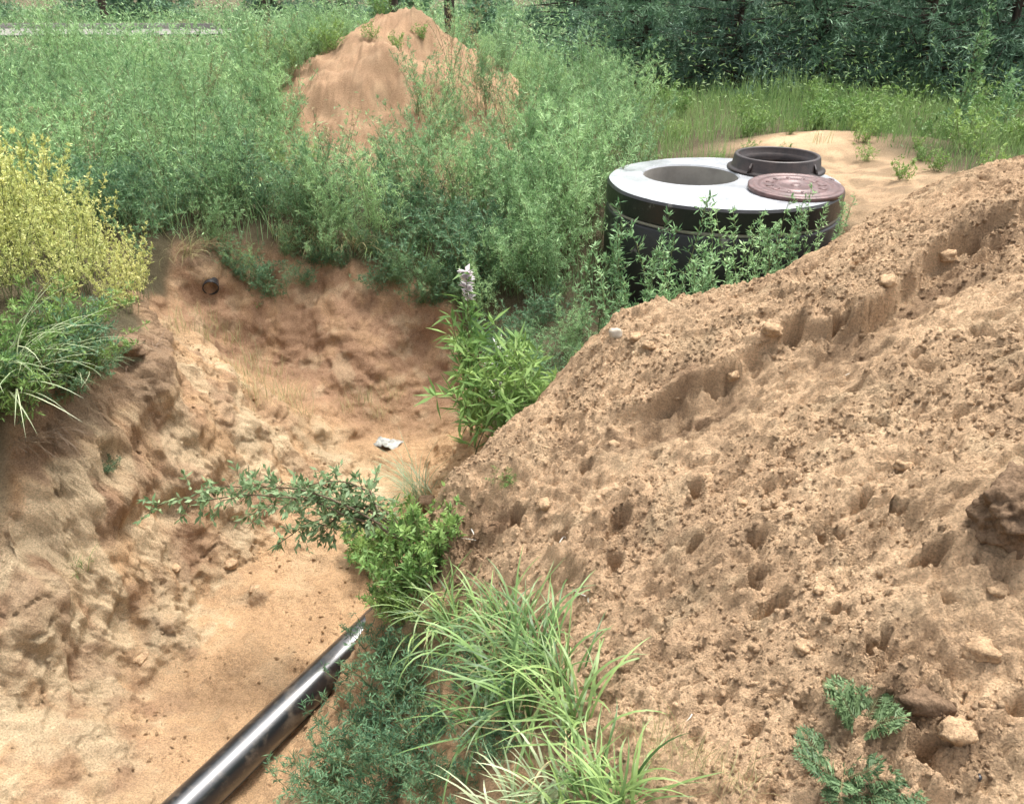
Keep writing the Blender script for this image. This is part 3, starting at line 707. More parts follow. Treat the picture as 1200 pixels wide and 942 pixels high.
def frond_plant(seed, n=10, L=.24, pin=22):
    rng = np.random.default_rng(seed); st = MB(); lf = MB()
    ps = stems_of(rng, n, L, .012, (.35, 1.0), .8, K=8)
    tubes(st, ps, np.linspace(.002, .0007, 8)[None])
    t = np.linspace(.15, .98, pin)[None].repeat(n, 0); p, d = along(ps, t)
    sd = np.cross(d, np.array([0, 0, 1.])); sd /= np.linalg.norm(sd, axis=-1, keepdims=True) + 1e-9
    wl_ = .055 * np.sin(np.clip(t * 1.05, 0, 1) * pi) ** .7 + .008
    for sg in (-1, 1):
        dd = sd * sg + d * .55 + np.array([0, 0, .1]); dd /= np.linalg.norm(dd, axis=-1, keepdims=True)
        tn = np.clip(rng.normal(.5, .22, (n, pin)), 0, 1)
        leaflets(lf, p.reshape(-1, 3), dd.reshape(-1, 3), wl_.reshape(-1), .008, rng, tn.reshape(-1))
        for kk in range(4):
            pp = p + dd * (wl_ * (.2 + .2 * kk))[..., None]
            d2 = dd * .6 + d * rng.choice([-1, 1], (n, pin, 1)) + rng.normal(0, .15, (n, pin, 3))
            leaflets(lf, pp.reshape(-1, 3), d2.reshape(-1, 3), .016, .005, rng, tn.reshape(-1))
    return st, lf
def merge(name, parts, mats):
    mb = MB()
    for k, b in enumerate(parts):
        for v_ in range(len(b.v)):
            f = b.f[v_] - (sum(len(x) for x in b.v[:v_]))
            mb.add(b.v[v_], f, b.t[v_], k)
    return mb.mesh(name, mats)
def meshes(parts, mats, names):
    return [(nm, b.mesh(nm, mt)) for nm, b, mt in zip(names, parts, mats) if b.n]
def put(name, part_list, loc, rz=0, sc=1.0, label=None, cat="plant", group=None, tilt=(0, 0)):
    o = empty(name, loc, (tilt[0], tilt[1], rz), sc)
    for nm, me in part_list: link(nm, me, o)
    return tag(o, label, cat, group)
def put1(name, me, loc, rz=0, sc=1.0, label=None, cat="plant", group=None, tilt=(0, 0)):
    o = link(name, me); o.location = loc; o.rotation_euler = (tilt[0], tilt[1], rz); o.scale = (sc,) * 3
    return tag(o, label, cat, group)
SN = ("stem", "foliage", "flower_head")
RNG = np.random.default_rng(77)
def on(x, y, dz=0.0): return (float(x), float(y), float(H(x, y)[0]) + dz)
def onp(px, py, dz=0.0):
    q = pick(px, py); return on(q[0], q[1], dz)
def w2p(x, y, z):
    v = np.array([x, y, z - CAM_Z]); f = v[1] * math.cos(PITCH) - v[2] * math.sin(PITCH); u = v[1] * math.sin(PITCH) + v[2] * math.cos(PITCH)
    return CW / 2 + FPX * v[0] / f, CH / 2 - FPX * u / f

# ------------------------------------------------------------------ trees and shrubs behind
def pine(seed, h, r, n_limb, low, q, L, Wd, trunk_r, mat):
    rng = np.random.default_rng(seed); tr = MB(); cr = MB()
    K = 9; z = np.linspace(-.15, h, K); pth_ = np.stack([rng.normal(0, .03, K).cumsum() * .6, rng.normal(0, .03, K).cumsum() * .6, z], 1)[None]
    tubes(tr, pth_, np.linspace(trunk_r, trunk_r * .15, K)[None], sides=12)
    t = low + (1 - low) * rng.uniform(0, 1, n_limb) ** (1.25 if h > 5 else 1.9)
    p, _ = along(pth_, t[None]); p = p[0]
    az = rng.uniform(0, 2 * pi, n_limb); ln = r * (1.05 - .85 * t) * rng.uniform(.6, 1.15, n_limb); el = rng.uniform(-.15, .35, n_limb)
    d = dirs(az, el); lp = np.stack([p, p + d * (ln * .5)[:, None] - np.array([0, 0, .03]), p + d * ln[:, None] + np.array([0, 0, 1.]) * (ln * rng.uniform(-.2, .15, n_limb))[:, None]], 1)
    tubes(tr, lp, np.array([.022, .014, .004])[None] * (h / 4), sides=4)
    m = 9; tt = rng.uniform(.2, 1, (n_limb, m)); bp, bt = along(lp, tt)
    bd = bt * .7 + rng.normal(0, .6, bt.shape) + np.array([0, 0, .1]); bd /= np.linalg.norm(bd, axis=-1, keepdims=True); bl = ln[:, None] * .38 * rng.uniform(.5, 1.2, (n_limb, m))
    s = rng.uniform(0, 1, (n_limb, m, q)); np_ = bp[:, :, None] + bd[:, :, None] * (bl[..., None] * s)[..., None]; np_[..., 2] -= (bl[..., None] * s ** 2) * .25
    nd = bd[:, :, None] * .7 + rng.normal(0, .6, np_.shape)
    k = n_limb * m * q; tn = np.clip(rng.uniform(0, .6, (n_limb, m, 1)) + rng.uniform(0, .4, (n_limb, m, q)), 0, 1).reshape(k)
    leaflets(cr, np_.reshape(k, 3), nd.reshape(k, 3), L * rng.uniform(.6, 1.3, k), Wd * rng.uniform(.7, 1.3, k), rng, tn)
    return [("trunk", tr.mesh("trunk", M['bark'], True)), ("crown", cr.mesh("crown", mat))]
YOUNG = [pine(200 + k, 3.2 + .4 * k, 1.7, 135, .02, 30, .11, .014, .07, M['pine' if k % 2 else 'shrub']) for k in range(3)]
TALL = [pine(220 + k, 8.5, 2.2, 60, .32, 14, .2, .04, .13, M['pine']) for k in range(2)]
SHRUB = [pine(240 + k, 2.2, 1.5, 80, .02, 12, .13, .04, .035, M['shrub']) for k in range(2)]
for k, (x, y, s) in enumerate([(2.2, 14.6, .9), (3.6, 14.0, .85), (5.0, 14.3, 1.0), (6.3, 13.4, .95), (7.7, 13.6, 1.05), (9.2, 13.2, 1.0), (4.3, 16.2, 1.1), (6.9, 15.8, 1.1), (9.5, 15.6, 1.1), (2.4, 17.0, 1.0), (11, 14.6, 1.1), (1.3, 18.6, .9)]):
    put("young_pine", YOUNG[k % 3], on(x, y), k * 1.7, s, "dense dark green young conifer with branches down to the meadow grass", "tree", "young conifers behind the well")
for k, (x, y, s) in enumerate([(-1.38, 20.0, 1.0), (-3.4, 26, 1.1), (-8.5, 31, 1.0), (-15, 33, 1.2), (-20, 34, 1.0), (4.5, 24, 1.0), (10, 22, 1.1)]):
    lab = ("tall pine with a bare dark trunk rising just behind the spoil mound" if k == 0 else "tall pine with a bare trunk standing far behind the weed field")
    put("pine_tree", TALL[k % 2], on(x, y), k * 2.1, s, lab, "tree", None if k == 0 else "pines far behind the weed field")
for k in range(17):
    x = -27 + k * 3.3 + RNG.uniform(-.8, .8); y = 35 + RNG.uniform(-1.5, 3)
    put("shrub", SHRUB[k % 2], on(x, y), k * 1.3, RNG.uniform(1.0, 1.5), "dark green shrub in the far hedge line", "shrub", "shrubs in the far hedge line")
for (x, y, s) in ((-.6, 16.5, .55), (-2.6, 17.5, .5), (-8.2, 11.6, .5), (-7.2, 8.7, .48), (-6.1, 7.9, .42)):
    put("shrub", SHRUB[int(y) % 2], on(x, y), x, s, "low dark shrub growing amid the pale weeds", "shrub", "dark shrubs amid the weeds")
# sand track beyond the field with a pale kerb
rx0, rx1 = -20.0, -8.6
mb = MB(); xs_ = np.linspace(rx0, rx1, 30); ys_ = np.linspace(26.0, 28.4, 6)
gx_, gy_ = np.meshgrid(xs_, ys_, indexing='ij'); gz_ = np.array([H(a, b)[0] for a, b in zip(gx_.ravel(), gy_.ravel())]) + .05
ii = np.arange(29 * 5); ii = (ii // 5) * 6 + ii % 5
mb.add(np.stack([gx_.ravel(), gy_.ravel(), gz_], 1), np.stack([ii, ii + 6, ii + 7, ii + 1], 1))
tag(link("track", mb.mesh("track", M['trackdust'])), kind="structure")
kb = tag(empty("kerb", (-13.0, 28.7, 0)), "long pale concrete kerb beyond the weed field", "kerb")
for k in range(6):
    mb = MB(); x0 = -4.2 + k * 1.3
    bx = np.array([(x0, 0, -.1), (x0 + 1.27, 0, -.1), (x0 + 1.27, .16, -.1), (x0, .16, -.1), (x0, 0, .2), (x0 + 1.27, 0, .2), (x0 + 1.27, .16, .2), (x0, .16, .2)])
    mb.add(bx, [(4, 5, 6, 7), (0, 1, 5, 4), (1, 2, 6, 5), (2, 3, 7, 6), (3, 0, 4, 7)]); link("kerb_stone", mb.mesh("kerb_stone", M['trackdust']), kb)

# ------------------------------------------------------------------ weed field
MUG = []
for k in range(7):
    hh = (.95, .8, 1.1, .9, .75, 1.0, .85)[k]
    parts = weed(300 + k, h=hh, n=(13, 15, 10, 12, 16, 9, 14)[k], r0=.09, lean=(.0, .42), bend=(.3, .6, .9, .4, .7, 1.1, .5)[k], m=15, q=15, L=.042, Wd=.0056, blen=(.2, .24, .15, .22, .28, .14, .2)[k], el=(.55, 1.25), tmin=.12, tones=(0, 1) if k % 3 else (.25, 1))
    MUG.append(merge("mugwort", parts[:2], [M['stem'], M['mugwort']]))
YMUG = [merge("yellowish_weed", weed(315 + k, h=.7, n=12, r0=.09, lean=(.0, .5), bend=.6, m=12, q=12, L=.04, Wd=.007, blen=.22, el=(.4, 1.2), tmin=.12)[:2], [M['stem'], M['meadow']]) for k in range(2)]
DARKMUG = []
for k in range(3):
    parts = weed(320 + k, h=.6, n=16, r0=.10, lean=(.1, .75), bend=.6, m=12, q=12, L=.04, Wd=.008, blen=.28, el=(.1, .9), tmin=.1)
    DARKMUG.append(merge("mugwort", parts[:2], [M['stem'], M['bluegrass']]))
def excluded(x, y, buf=0.0):
    for dx, dy in ((0, 0), (buf, 0), (-buf, 0), (0, buf), (0, -buf)):
        if in_poly(np.array([x + dx]), np.array([y + dy]), TRENCH)[0] or in_poly(np.array([x + dx]), np.array([y + dy]), HEAP)[0]: return True
    if math.hypot(x - MH[0], y - MH[1]) < .98 + buf * .5: return True
    if ((x - 2.75) / .9) ** 2 + ((y - 6.8) / 1.35) ** 2 < 1: return True
    if ((x - 2.4) / .95) ** 2 + ((y - 8.25) / .4) ** 2 < 1: return True
    return False
pts = []; tries = 0
while len(pts) < 270 and tries < 60000:
    tries += 1
    y = 5.6 + 8.4 * RNG.uniform() ** 1.15; x = RNG.uniform(-.68 * y - .3, .30 * y)
    if x > .9 + .04 * y and y > 6.8: continue
    if excluded(x, y, .12): continue
    if (math.hypot((x - MOUND[0]) * (1 if x > MOUND[0] else .8), (y - MOUND[1]) * .8) < (1.55 if x > MOUND[0] else 1.25) or math.hypot((x + 1.75) * .9, (y - 8.8) * .7) < .6) : continue
    if abs(x + 1.5) < .55 and 7.3 < y < 10.4: continue      # open view of the mound's foot
    sp = .24 + .025 * (y - 5)
    if any((x - a) ** 2 + (y - b) ** 2 < sp * sp for a, b in pts): continue
    pts.append((x, y))
for k, (x, y) in enumerate(pts):
    edge = y < 6.5 and x < .0
    if edge and RNG.uniform() < .6:
        put1("mugwort", DARKMUG[k % 3], on(x, y), RNG.uniform(0, 6.3), RNG.uniform(.75, 1.1), "low dark blue-green mugwort bush leaning at the far trench edge", "weed", "dark mugwort along the far trench edge")
    else:
        if RNG.uniform() < .13 and y < 11:
            put1("yellowish_weed", YMUG[k % 2], on(x, y), RNG.uniform(0, 6.3), RNG.uniform(.7, 1.1), "yellowish green bushy weed among the grey-green mugwort", "weed", "yellowish weeds among the mugwort"); continue
        if y > 11.2: zn = "far behind the spoil mound"
        elif x > -1.0 and y > 8.8: zn = "between the spoil mound and the conifers"
        elif x > -.9: zn = "between the well and the spoil mound"
        elif x > -2.3 and y < 8: zn = "between the far trench edge and the spoil mound"
        elif y > 8: zn = "beside the spoil mound, on its kerb side"
        else: zn = "behind the nodding weeds and yellow plants"
        put1("mugwort", MUG[k % 7], on(x, y), RNG.uniform(0, 6.3), (.9 + .42 * float(gn(np.array([x * .9]), np.array([y * .9]), 3)[0])) * RNG.uniform(.75, 1.2), "feathery grey-green mugwort weed " + zn, "weed", "mugwort " + zn)
DEAD = [merge("dead_stalk", weed(330 + k, h=1.0, n=5, r0=.05, lean=(.0, .4), bend=.4, m=14, q=5, L=.02, Wd=.007, blen=.12, el=(.5, 1.2), tmin=.45)[:2], [M['twig'], M['drygrass']]) for k in range(2)]
for k in range(26):
    y = RNG.uniform(5.9, 9.5); x = RNG.uniform(-.66 * y, .05 * y)
    if excluded(x, y, .1) or abs(x + 1.5) < .7 and y > 7: continue
    put1("dead_stalk", DEAD[k % 2], on(x, y), k, RNG.uniform(.7, 1.05), "dry straw coloured dead stalk sticking out of the mugwort", "weed", "dead stalks in the mugwort")
for k in range(34):
    y = RNG.uniform(12.5, 22); x = RNG.uniform(-.66 * y, .02 * y)
    if y > 15 and x < -.25 * y: continue
    put1("mugwort", MUG[k % 7], on(x, y), k, RNG.uniform(1.1, 1.6), "tall mugwort clump rising from the distant weeds beyond the mound", "weed", "tall mugwort clumps beyond the mound")
for k, (x, y, sc_) in enumerate([(-2.35, 9.8, .6), (-2.6, 10.2, .7), (-2.2, 10.5, .55), (-2.5, 9.3, .6), (-2.05, 10.8, .5), (-2.4, 10.7, .6), (-.25, 9.9, .55), (-.35, 9.4, .6), (-.1, 10.3, .6), (-.6, 8.9, .5), (-2.0, 9.9, .5), (-2.15, 10.0, .55), (-2.2, 9.2, .5), (-2.75, 9.8, .7)]):
    put1("mugwort", MUG[k % 7], on(x, y), k * 1.4, sc_, "mugwort growing up the flank of the sandy spoil mound", "weed", "mugwort on the spoil mound flank")
# undergrowth that nobody could count
def undergrowth(name, n, xr, yr, keep, length, width, mat, label, cat, seed, nseg=2, leafy=0):
    rng = np.random.default_rng(seed); x = rng.uniform(*xr, n); y = yr[0] + (yr[1] - yr[0]) * rng.uniform(0, 1, n) ** 1.2
    m = keep(x, y); x, y = x[m], y[m]; k = len(x); mb = MB()
    sc = np.clip(y / 9, .8, 3.0)
    b = np.stack([x, y, H(x, y) - .02], 1); hm = np.clip(.9 + .7 * fbm(x, y, .55, 3, seed), .35, 1.7) * np.where(y > 15, .6, 1.0)
    blades(mb, b, rng.uniform(0, 6.3, k), rng.uniform(*length, k) * np.minimum(sc, 1.8) * hm, width * sc * rng.uniform(.6, 1.3, k), rng.uniform(0, .5, k), rng.uniform(.1, 1.1, k), nseg, np.clip(rng.normal(.5, .3, k) + .5 * fbm(x, y, .7, 3, 7), 0, 1))
    if leafy:
        i = rng.integers(0, k, leafy); hgt = rng.uniform(.05, .75, leafy) * np.minimum(sc[i], 1.4) * hm[i]
        p = b[i] + np.stack([rng.normal(0, .12, leafy), rng.normal(0, .12, leafy), hgt], 1)
        leaflets(mb, p, dirs(rng.uniform(0, 6.3, leafy), rng.uniform(-.1, 1.2, leafy)), .06 * sc[i], .012 * sc[i], rng, np.clip(rng.uniform(0, .8, leafy) + .5 * fbm(x[i], y[i], .7, 3, 7), 0, 1))
    return tag(link(name, mb.mesh(name, mat)), label, cat, kind="stuff")
def vec_ex(x, y):
    ex = in_poly(x, y, TRENCH) | in_poly(x, y, HEAP) | (np.hypot(x - MH[0], y - MH[1]) < .88)
    wv = .5 * gn(x * 2.1, y * 2.1, 44)
    ex |= ((x - 2.75) / .85) ** 2 + ((y - 6.8) / 1.3) ** 2 + wv < 1
    ex |= ((x - 2.4) / .95) ** 2 + ((y - 8.25) / .4) ** 2 + wv < 1
    ex |= (np.hypot((x - MOUND[0]) * 1.0, (y - MOUND[1]) * .8) < 1.5) | ((np.abs(x + 1.5) < .6) & (y > 7.5) & (y < 10))
    return ex
wedge = lambda x, y: np.abs(x) < .72 * y + .6
undergrowth("undergrowth", 30000, (-10, 1.6), (5.5, 15), lambda x, y: ~vec_ex(x, y) & wedge(x, y) & ((x < .9) | (y < 6.8)), (.15, .45), .007, M['mugwort'], "dense grey-green undergrowth of weeds across the field", "weeds", 5, leafy=20000)
undergrowth("far_undergrowth", 26000, (-26, 16), (14, 40), lambda x, y: wedge(x, y) & ((x < .8) | (y > 20)) & ~((x > rx0) & (x < rx1) & (y > 24.8) & (y < 28.8)), (.14, .32), .012, M['mugwort'], "distant pale weeds covering the field beyond the mound", "weeds", 6, leafy=34000)
undergrowth("meadow_grass", 36000, (.4, 13), (6.6, 12.8), lambda x, y: ~vec_ex(x, y) & wedge(x, y) & (x > .9 + .02 * y), (.12, .36), .007, M['meadow'], "bright green meadow grass between the well and the conifers", "grass", 8, leafy=2500)

GREENW = [merge("green_weed", weed(340 + k, h=.42, n=10, r0=.06, lean=(.1, .6), bend=.4, m=8, q=7, L=.05, Wd=.014, blen=.3, el=(.2, 1.0), tmin=.1)[:2], [M['stem'], M['green']]) for k in range(3)]
cnt = 0
while cnt < 46:
    y = 7.4 + 5.6 * RNG.uniform(); x = RNG.uniform(.9 + .05 * y, .68 * y)
    if excluded(x, y, .1): continue
    put1("green_weed", GREENW[cnt % 3], on(x, y), RNG.uniform(0, 6.3), RNG.uniform(.6, 1.2), "leafy green weed standing in the meadow grass before the conifers", "weed", "green weeds in the meadow grass"); cnt += 1
put("tall_goosefoot", meshes(weed(360, h=1.35, n=3, r0=.04, lean=(0, .1), bend=.1, m=34, q=8, L=.055, Wd=.018, blen=.16, el=(.4, 1.0), tmin=.12, sr=.005)[:2], [M['stem'], M['mugwort']], SN), on(*P(1115, 178, 0.05)[:2]), 0, 1, "tall single upright weed rising in front of the dark conifers", "weed")
put("tall_goosefoot", meshes(weed(361, h=.8, n=3, r0=.04, lean=(0, .2), bend=.2, m=22, q=7, L=.055, Wd=.018, blen=.18, el=(.4, 1.0), tmin=.12, sr=.004)[:2], [M['stem'], M['mugwort']], SN), on(*P(1172, 170, 0.05)[:2]), 1, 1, "shorter upright weed beside the tall weed before the conifers", "weed")

for k, (x, y) in enumerate([(2.5, 7.6), (3.1, 7.3), (3.4, 6.6), (3.3, 7.9), (2.2, 7.7), (3.55, 7.2), (3.0, 6.3), (3.5, 6.0), (1.9, 7.6), (2.8, 8.5), (3.2, 8.7), (3.6, 8.3), (3.7, 7.6)]):
    put1("green_weed", GREENW[k % 3], on(x, y), k, .35 + .08 * (k % 4), "low green weed on the bare sand behind the well", "weed", "weeds on the sand behind the well")
# weeds round the well
GOOSE = [meshes(weed(370 + k, h=.95, n=3, r0=.06, lean=(.0, .25), bend=.3, m=30, q=6, L=.045, Wd=.011, blen=.11, el=(.3, .95), tmin=.1, sr=.004)[:2], [M['stem'], M['mugwort']], SN) for k in range(4)]
for k, (x, y, s) in enumerate([(.56, 5.02, .95), (.80, 4.95, .9), (1.05, 4.9, .95), (1.3, 4.88, .85), (1.6, 4.95, .75), (1.85, 5.0, .6), (2.05, 5.05, .5), (.9, 4.55, .8), (1.2, 4.5, .75), (1.45, 4.6, .75), (.65, 4.5, .75), (1.0, 4.2, .7), (.75, 4.05, .62), (1.3, 4.15, .55), (1.7, 4.7, .6), (.5, 4.25, .62), (1.15, 4.75, .8), (.7, 4.75, .8)]):
    put("goosefoot", GOOSE[k % 4], on(x, y), k * 1.1, s * 1.1, "upright grey-green goosefoot weed growing against the black well wall", "weed", "goosefoot weeds before the well")
for k, (x, y, s) in enumerate([(.2, 5.2, .66), (0, 5.55, .8), (.2, 5.85, .8), (-.05, 5.0, .7), (.12, 4.6, .6), (.3, 6.4, .95), (-.3, 5.85, .8), (.05, 6.1, .9), (.1, 4.25, .55), (.28, 3.9, .5), (-.25, 5.4, .6), (.45, 3.95, .45), (-.02, 4.75, .62), (.33, 4.75, .5), (.3, 5.5, .7)]):
    put1("mugwort", MUG[k % 7] if k % 3 else DARKMUG[k % 3], on(x, y), k * .9, s, "mugwort weed crowding the hollow between the well and the trench", "weed", "mugwort in the hollow beside the well")

# yellow plants on the left bank
YEL = [meshes(weed(400 + k, h=.8, n=11, r0=.07, lean=(.0, .32), bend=.3, m=17, q=13, L=.026, Wd=.0085, blen=.14, el=(.7, 1.3), tmin=.15)[:2], [M['stem'], M['yellow']], SN) for k in range(3)]
YP = [(-2.12, 3.62, .5), (-2.3, 3.55, .75), (-2.5, 3.6, .95), (-2.72, 3.65, 1.05), (-2.05, 3.9, .45), (-2.22, 3.85, .62), (-2.42, 3.85, .85), (-2.62, 3.9, 1.0), (-2.85, 3.95, 1.1), (-2.1, 4.15, .5), (-2.3, 4.15, .7), (-2.52, 4.2, .9), (-2.75, 4.25, 1.05),
      (-2.98, 4.3, 1.15), (-2.2, 4.45, .55), (-2.42, 4.5, .75), (-2.68, 4.55, .95), (-2.92, 4.6, 1.1), (-3.2, 4.65, 1.2), (-2.35, 4.8, .6), (-2.6, 4.85, .8), (-2.9, 4.95, 1.0), (-2.4, 3.35, .7), (-2.62, 3.35, .9), (-3.0, 3.6, 1.1), (-3.3, 4.2, 1.2)]
for k, (x, y, s) in enumerate(YP):
    put("yellow_weed", YEL[k % 3], on(x, y), k * 1.3, s, "bushy yellow-green flowering weed on top of the left trench bank", "weed", "yellow weeds on the left bank")
NOD = [meshes(weed(420 + k, h=.95, n=4, r0=.03, lean=(.0, .2), bend=1.5, m=20, q=9, L=.04, Wd=.008, blen=.10, el=(-.4, .8), tmin=.25)[:2], [M['stem'], M['mugwort']], SN) for k in range(2)]
for k, (x, y, s) in enumerate([(-2.9, 5.6, 1.0), (-2.6, 5.5, .9), (-3.3, 5.7, .95), (-2.45, 5.1, .75), (-2.25, 5.85, .8)]):
    put("nodding_weed", NOD[k % 2], on(x, y), k * 1.9, s, "tall weed with nodding feathery tips behind the yellow plants", "weed", "nodding weeds behind the yellow plants")

# blue-green plants and pale grass on the lip of the left bank
ART = [meshes(weed(440 + k, h=.34, n=16, r0=.05, lean=(.2, .9), bend=.7, m=9, q=11, L=.03, Wd=.006, blen=.32, el=(.1, 1.0), tmin=.1)[:2], [M['stem'], M['bluegrass' if k else 'green']], SN) for k in range(2)]
for k, (px, py, s) in enumerate([(60, 405, 1.1), (95, 425, 1.0), (20, 425, 1.2), (45, 445, 1.1), (5, 455, 1.1), (120, 435, .6), (75, 440, 1.0), (100, 400, .9), (30, 465, 1.0), (70, 465, .8), (0, 490, 1.0)]):
    put("wormwood", ART[k % 2], onp(px, py), k, s, "bushy blue-green wormwood overhanging the lip of the left bank", "weed", "wormwood on the left bank lip")
g1 = [("foliage", tuft(450, 75, (.32, .62), .0075, (.3, 1.1), (.9, 1.9), .035, 8, az=-.5, azs=.9).mesh("foliage", M['palegrass']))]
put("grass_clump", g1, onp(5, 455), 0, 1, "pale arching grass clump hanging over the left trench wall", "grass")
put("grass_clump", [("foliage", tuft(451, 40, (.2, .4), .006, (.3, 1.0), (.8, 1.7), .03, 7, az=-.6, azs=.8).mesh("foliage", M['palegrass']))], onp(90, 440), 0, 1, "small pale grass clump between the wormwood on the left bank", "grass")
put("grass_tuft", [("foliage", tuft(452, 90, (.06, .15), .004, (.0, .9), (.2, 1.0), .02, 4).mesh("foliage", M['green']))], onp(90, 668), 0, 1, "small round green tuft on the left trench wall", "grass")
put("grass_tuft", ART[1], onp(130, 552), 0, .28, "tiny dark weed rooted in the upper left trench wall", "weed")
# far trench edge and walls
hang = [[("foliage", tuft(460 + k, 60, (.2, .45), .006, (.3, 1.2), (.9, 1.8), .06, 6, az=-1.57, azs=1.0).mesh("foliage", M['grass' if k else 'drygrass']))] for k in range(2)]
for k, (px, py) in enumerate([(365, 285), (385, 280), (410, 290), (440, 292), (215, 300), (500, 318), (330, 282), (470, 305)]):
    put("grass_tuft", hang[k % 2], onp(px, py), k * .5 - .5, .8 + .05 * (k % 3), "grass tuft drooping over the far trench wall", "grass", "grass tufts along the far trench wall")
dry = [[("foliage", tuft(470 + k, 38, (.08, .24), .0035, (.0, .8), (.2, 1.1), .05, 5).mesh("foliage", M['drygrass']))] for k in range(3)]
for k, (px, py) in enumerate([(270, 400), (290, 425), (305, 445), (325, 465), (340, 480), (300, 470), (320, 440), (350, 490), (250, 385), (230, 375), (210, 385), (275, 440), (345, 465), (285, 455), (240, 400)]):
    put("dry_grass", dry[k % 3], onp(px, py), k, 1.0, "sparse yellowish grass on the spur below the left bank", "grass", "dry grass on the spur")
for k, (px, py) in enumerate([(425, 470), (460, 465), (410, 480), (445, 485)]):
    put("dry_grass", dry[k % 3], onp(px, py), k, .8, "thin olive grass at the foot of the far trench wall", "grass", "thin grass at the far wall foot")
put("seedling", ART[0], onp(303, 362), 0, .22, "single small weed on the bare far trench wall", "weed")

EX = np.linspace(-2.15, -.2, 24)
for k, x in enumerate(EX):
    x = x + RNG.uniform(-.04, .04); ye = 5.62 + .14 * math.sin(x * 4) + RNG.uniform(-.06, .14)
    put1("mugwort", DARKMUG[k % 3] if k % 3 else MUG[k % 7], on(x, ye), RNG.uniform(0, 6.3), RNG.uniform(.3, .52), "short ragged mugwort drooping over the top of the far trench wall", "weed", "ragged mugwort over the far trench wall", tilt=(RNG.uniform(.15, .5), 0))
# bush, fireweed at the end of the heap
bush = weed(480, h=.5, n=18, r0=.09, lean=(.0, .75), bend=.7, m=9, q=7, L=.085, Wd=.014, blen=.22, el=(.1, 1.0), tmin=.15, leafup=.05)
put("bright_bush", meshes(bush[:2], [M['stem'], M['green']], SN), on(-.02, 3.88), 0, 1.3, "bright green leafy bush at the end of the sand heap", "bush")
bush2 = weed(483, h=.4, n=14, r0=.07, lean=(.0, .8), bend=.8, m=9, q=7, L=.075, Wd=.013, blen=.22, el=(.1, 1.0), tmin=.15, leafup=.05)
put("bright_bush", meshes(bush2[:2], [M['stem'], M['green']], SN), on(.12, 3.66), 0, 1.0, "smaller bright green bush pressed against the heap crest", "bush")
fw_ = weed(481, h=.85, n=5, r0=.03, lean=(.0, .06), bend=.08, m=22, q=3, L=.085, Wd=.014, blen=.05, el=(.0, .8), tmin=.15, flower=60, sr=.004)
put("fireweed", meshes(fw_, [M['stem'], M['green'], M['pinkflower']], SN), on(-.22, 4.2), 0, 1.25, "upright willowherb with a faded pinkish white flower head", "wildflower")
wd = weed(482, h=.5, n=3, r0=.02, lean=(.1, .4), bend=.5, m=7, q=2, L=.10, Wd=.013, blen=.06, el=(-.3, .3), tmin=.5)
put("withered_weed", meshes(wd[:2], [M['stem'], M['whiteleaf']], SN), on(-.1, 4.15), 0, 1, "withered weed with silvery drooping leaves beside the willowherb", "weed")

# willow sapling leaning across the trench
def sapling():
    rng = np.random.default_rng(490); st = MB(); lf = MB()
    b = np.array(onp(490, 640)); ends = [P(170, 598, -.42), P(235, 580, -.35), P(300, 600, -.45), P(330, 640, -.6), P(345, 575, -.3), P(380, 620, -.4)]
    for e in ends:
        e = np.array(e) - b; t = np.linspace(0, 1, 9)[:, None]
        pth1 = e * t + np.array([0, 0, .16]) * np.sin(t * pi) + rng.normal(0, .012, (9, 3)); pth1[0] = (0, 0, -.03)
        tubes(st, pth1[None], np.linspace(.006, .0015, 9)[None], sides=5)
        n = 44; tt = rng.uniform(.25, 1, (1, n)); p, d = along(pth1[None], tt); p, d = p[0], d[0]
        bd = d * .6 + rng.normal(0, .6, (n, 3)); bd /= np.linalg.norm(bd, axis=1, keepdims=True); bl = rng.uniform(.04, .13, n)
        tubes(st, np.stack([p, p + bd * bl[:, None] * .5, p + bd * bl[:, None]], 1), .0012)
        q_ = 9; s = rng.uniform(.1, 1, (n, q_)); lp = p[:, None] + bd[:, None] * (bl[:, None] * s)[..., None]
        ld = bd[:, None] + rng.normal(0, .7, (n, q_, 3)) - np.array([0, 0, .1])
        leaflets(lf, lp.reshape(-1, 3), ld.reshape(-1, 3), rng.uniform(.022, .05, n * q_), rng.uniform(.009, .017, n * q_), rng, np.clip(rng.normal(.5, .3, n * q_), 0, 1))
    return b, [("branch", st.mesh("branch", M['twig'])), ("foliage", lf.mesh("foliage", M['willow']))]
b_, sp_ = sapling()
put("willow_sapling", sp_, tuple(b_), 0, 1, "leaning sapling with small oval leaves reaching across the trench", "sapling")

# grass and weeds on the right trench wall
def mixed(k, *a, **kw):
    return merge("foliage", [tuft(k, *a, **kw), tuft(k + 900, 9, (.15, .45), .006, (.1, 1.3), (.4, 2.4), .05, 8)], [M['grass'], M['drygrass']])
CL = [[("foliage", mixed(500 + k, 50, (.2, .5), .0135, (.05, 1.1), (.9, 2.5), .045, 9, az=2.6 if k < 3 else None, azs=1.3))] for k in range(5)]
SPOTS = [(575, 735, 0, None), (610, 745, 1, None), (640, 770, 2, None), (590, 790, 0, None), (660, 800, 1, None), (545, 760, 3, None), (680, 850, 2, None), (620, 830, 4, None), (500, 730, 3, None), (570, 850, 1, None), (530, 730, 4, None)]
for k, (px, py, v_, lab) in enumerate(SPOTS):
    put("grass_clump", CL[v_], onp(px, py), .25 * (k % 5) - .5, .62 + .07 * (k % 4), "arching green grass clump on the right trench wall above the pipe", "grass", "grass clumps on the right trench wall")
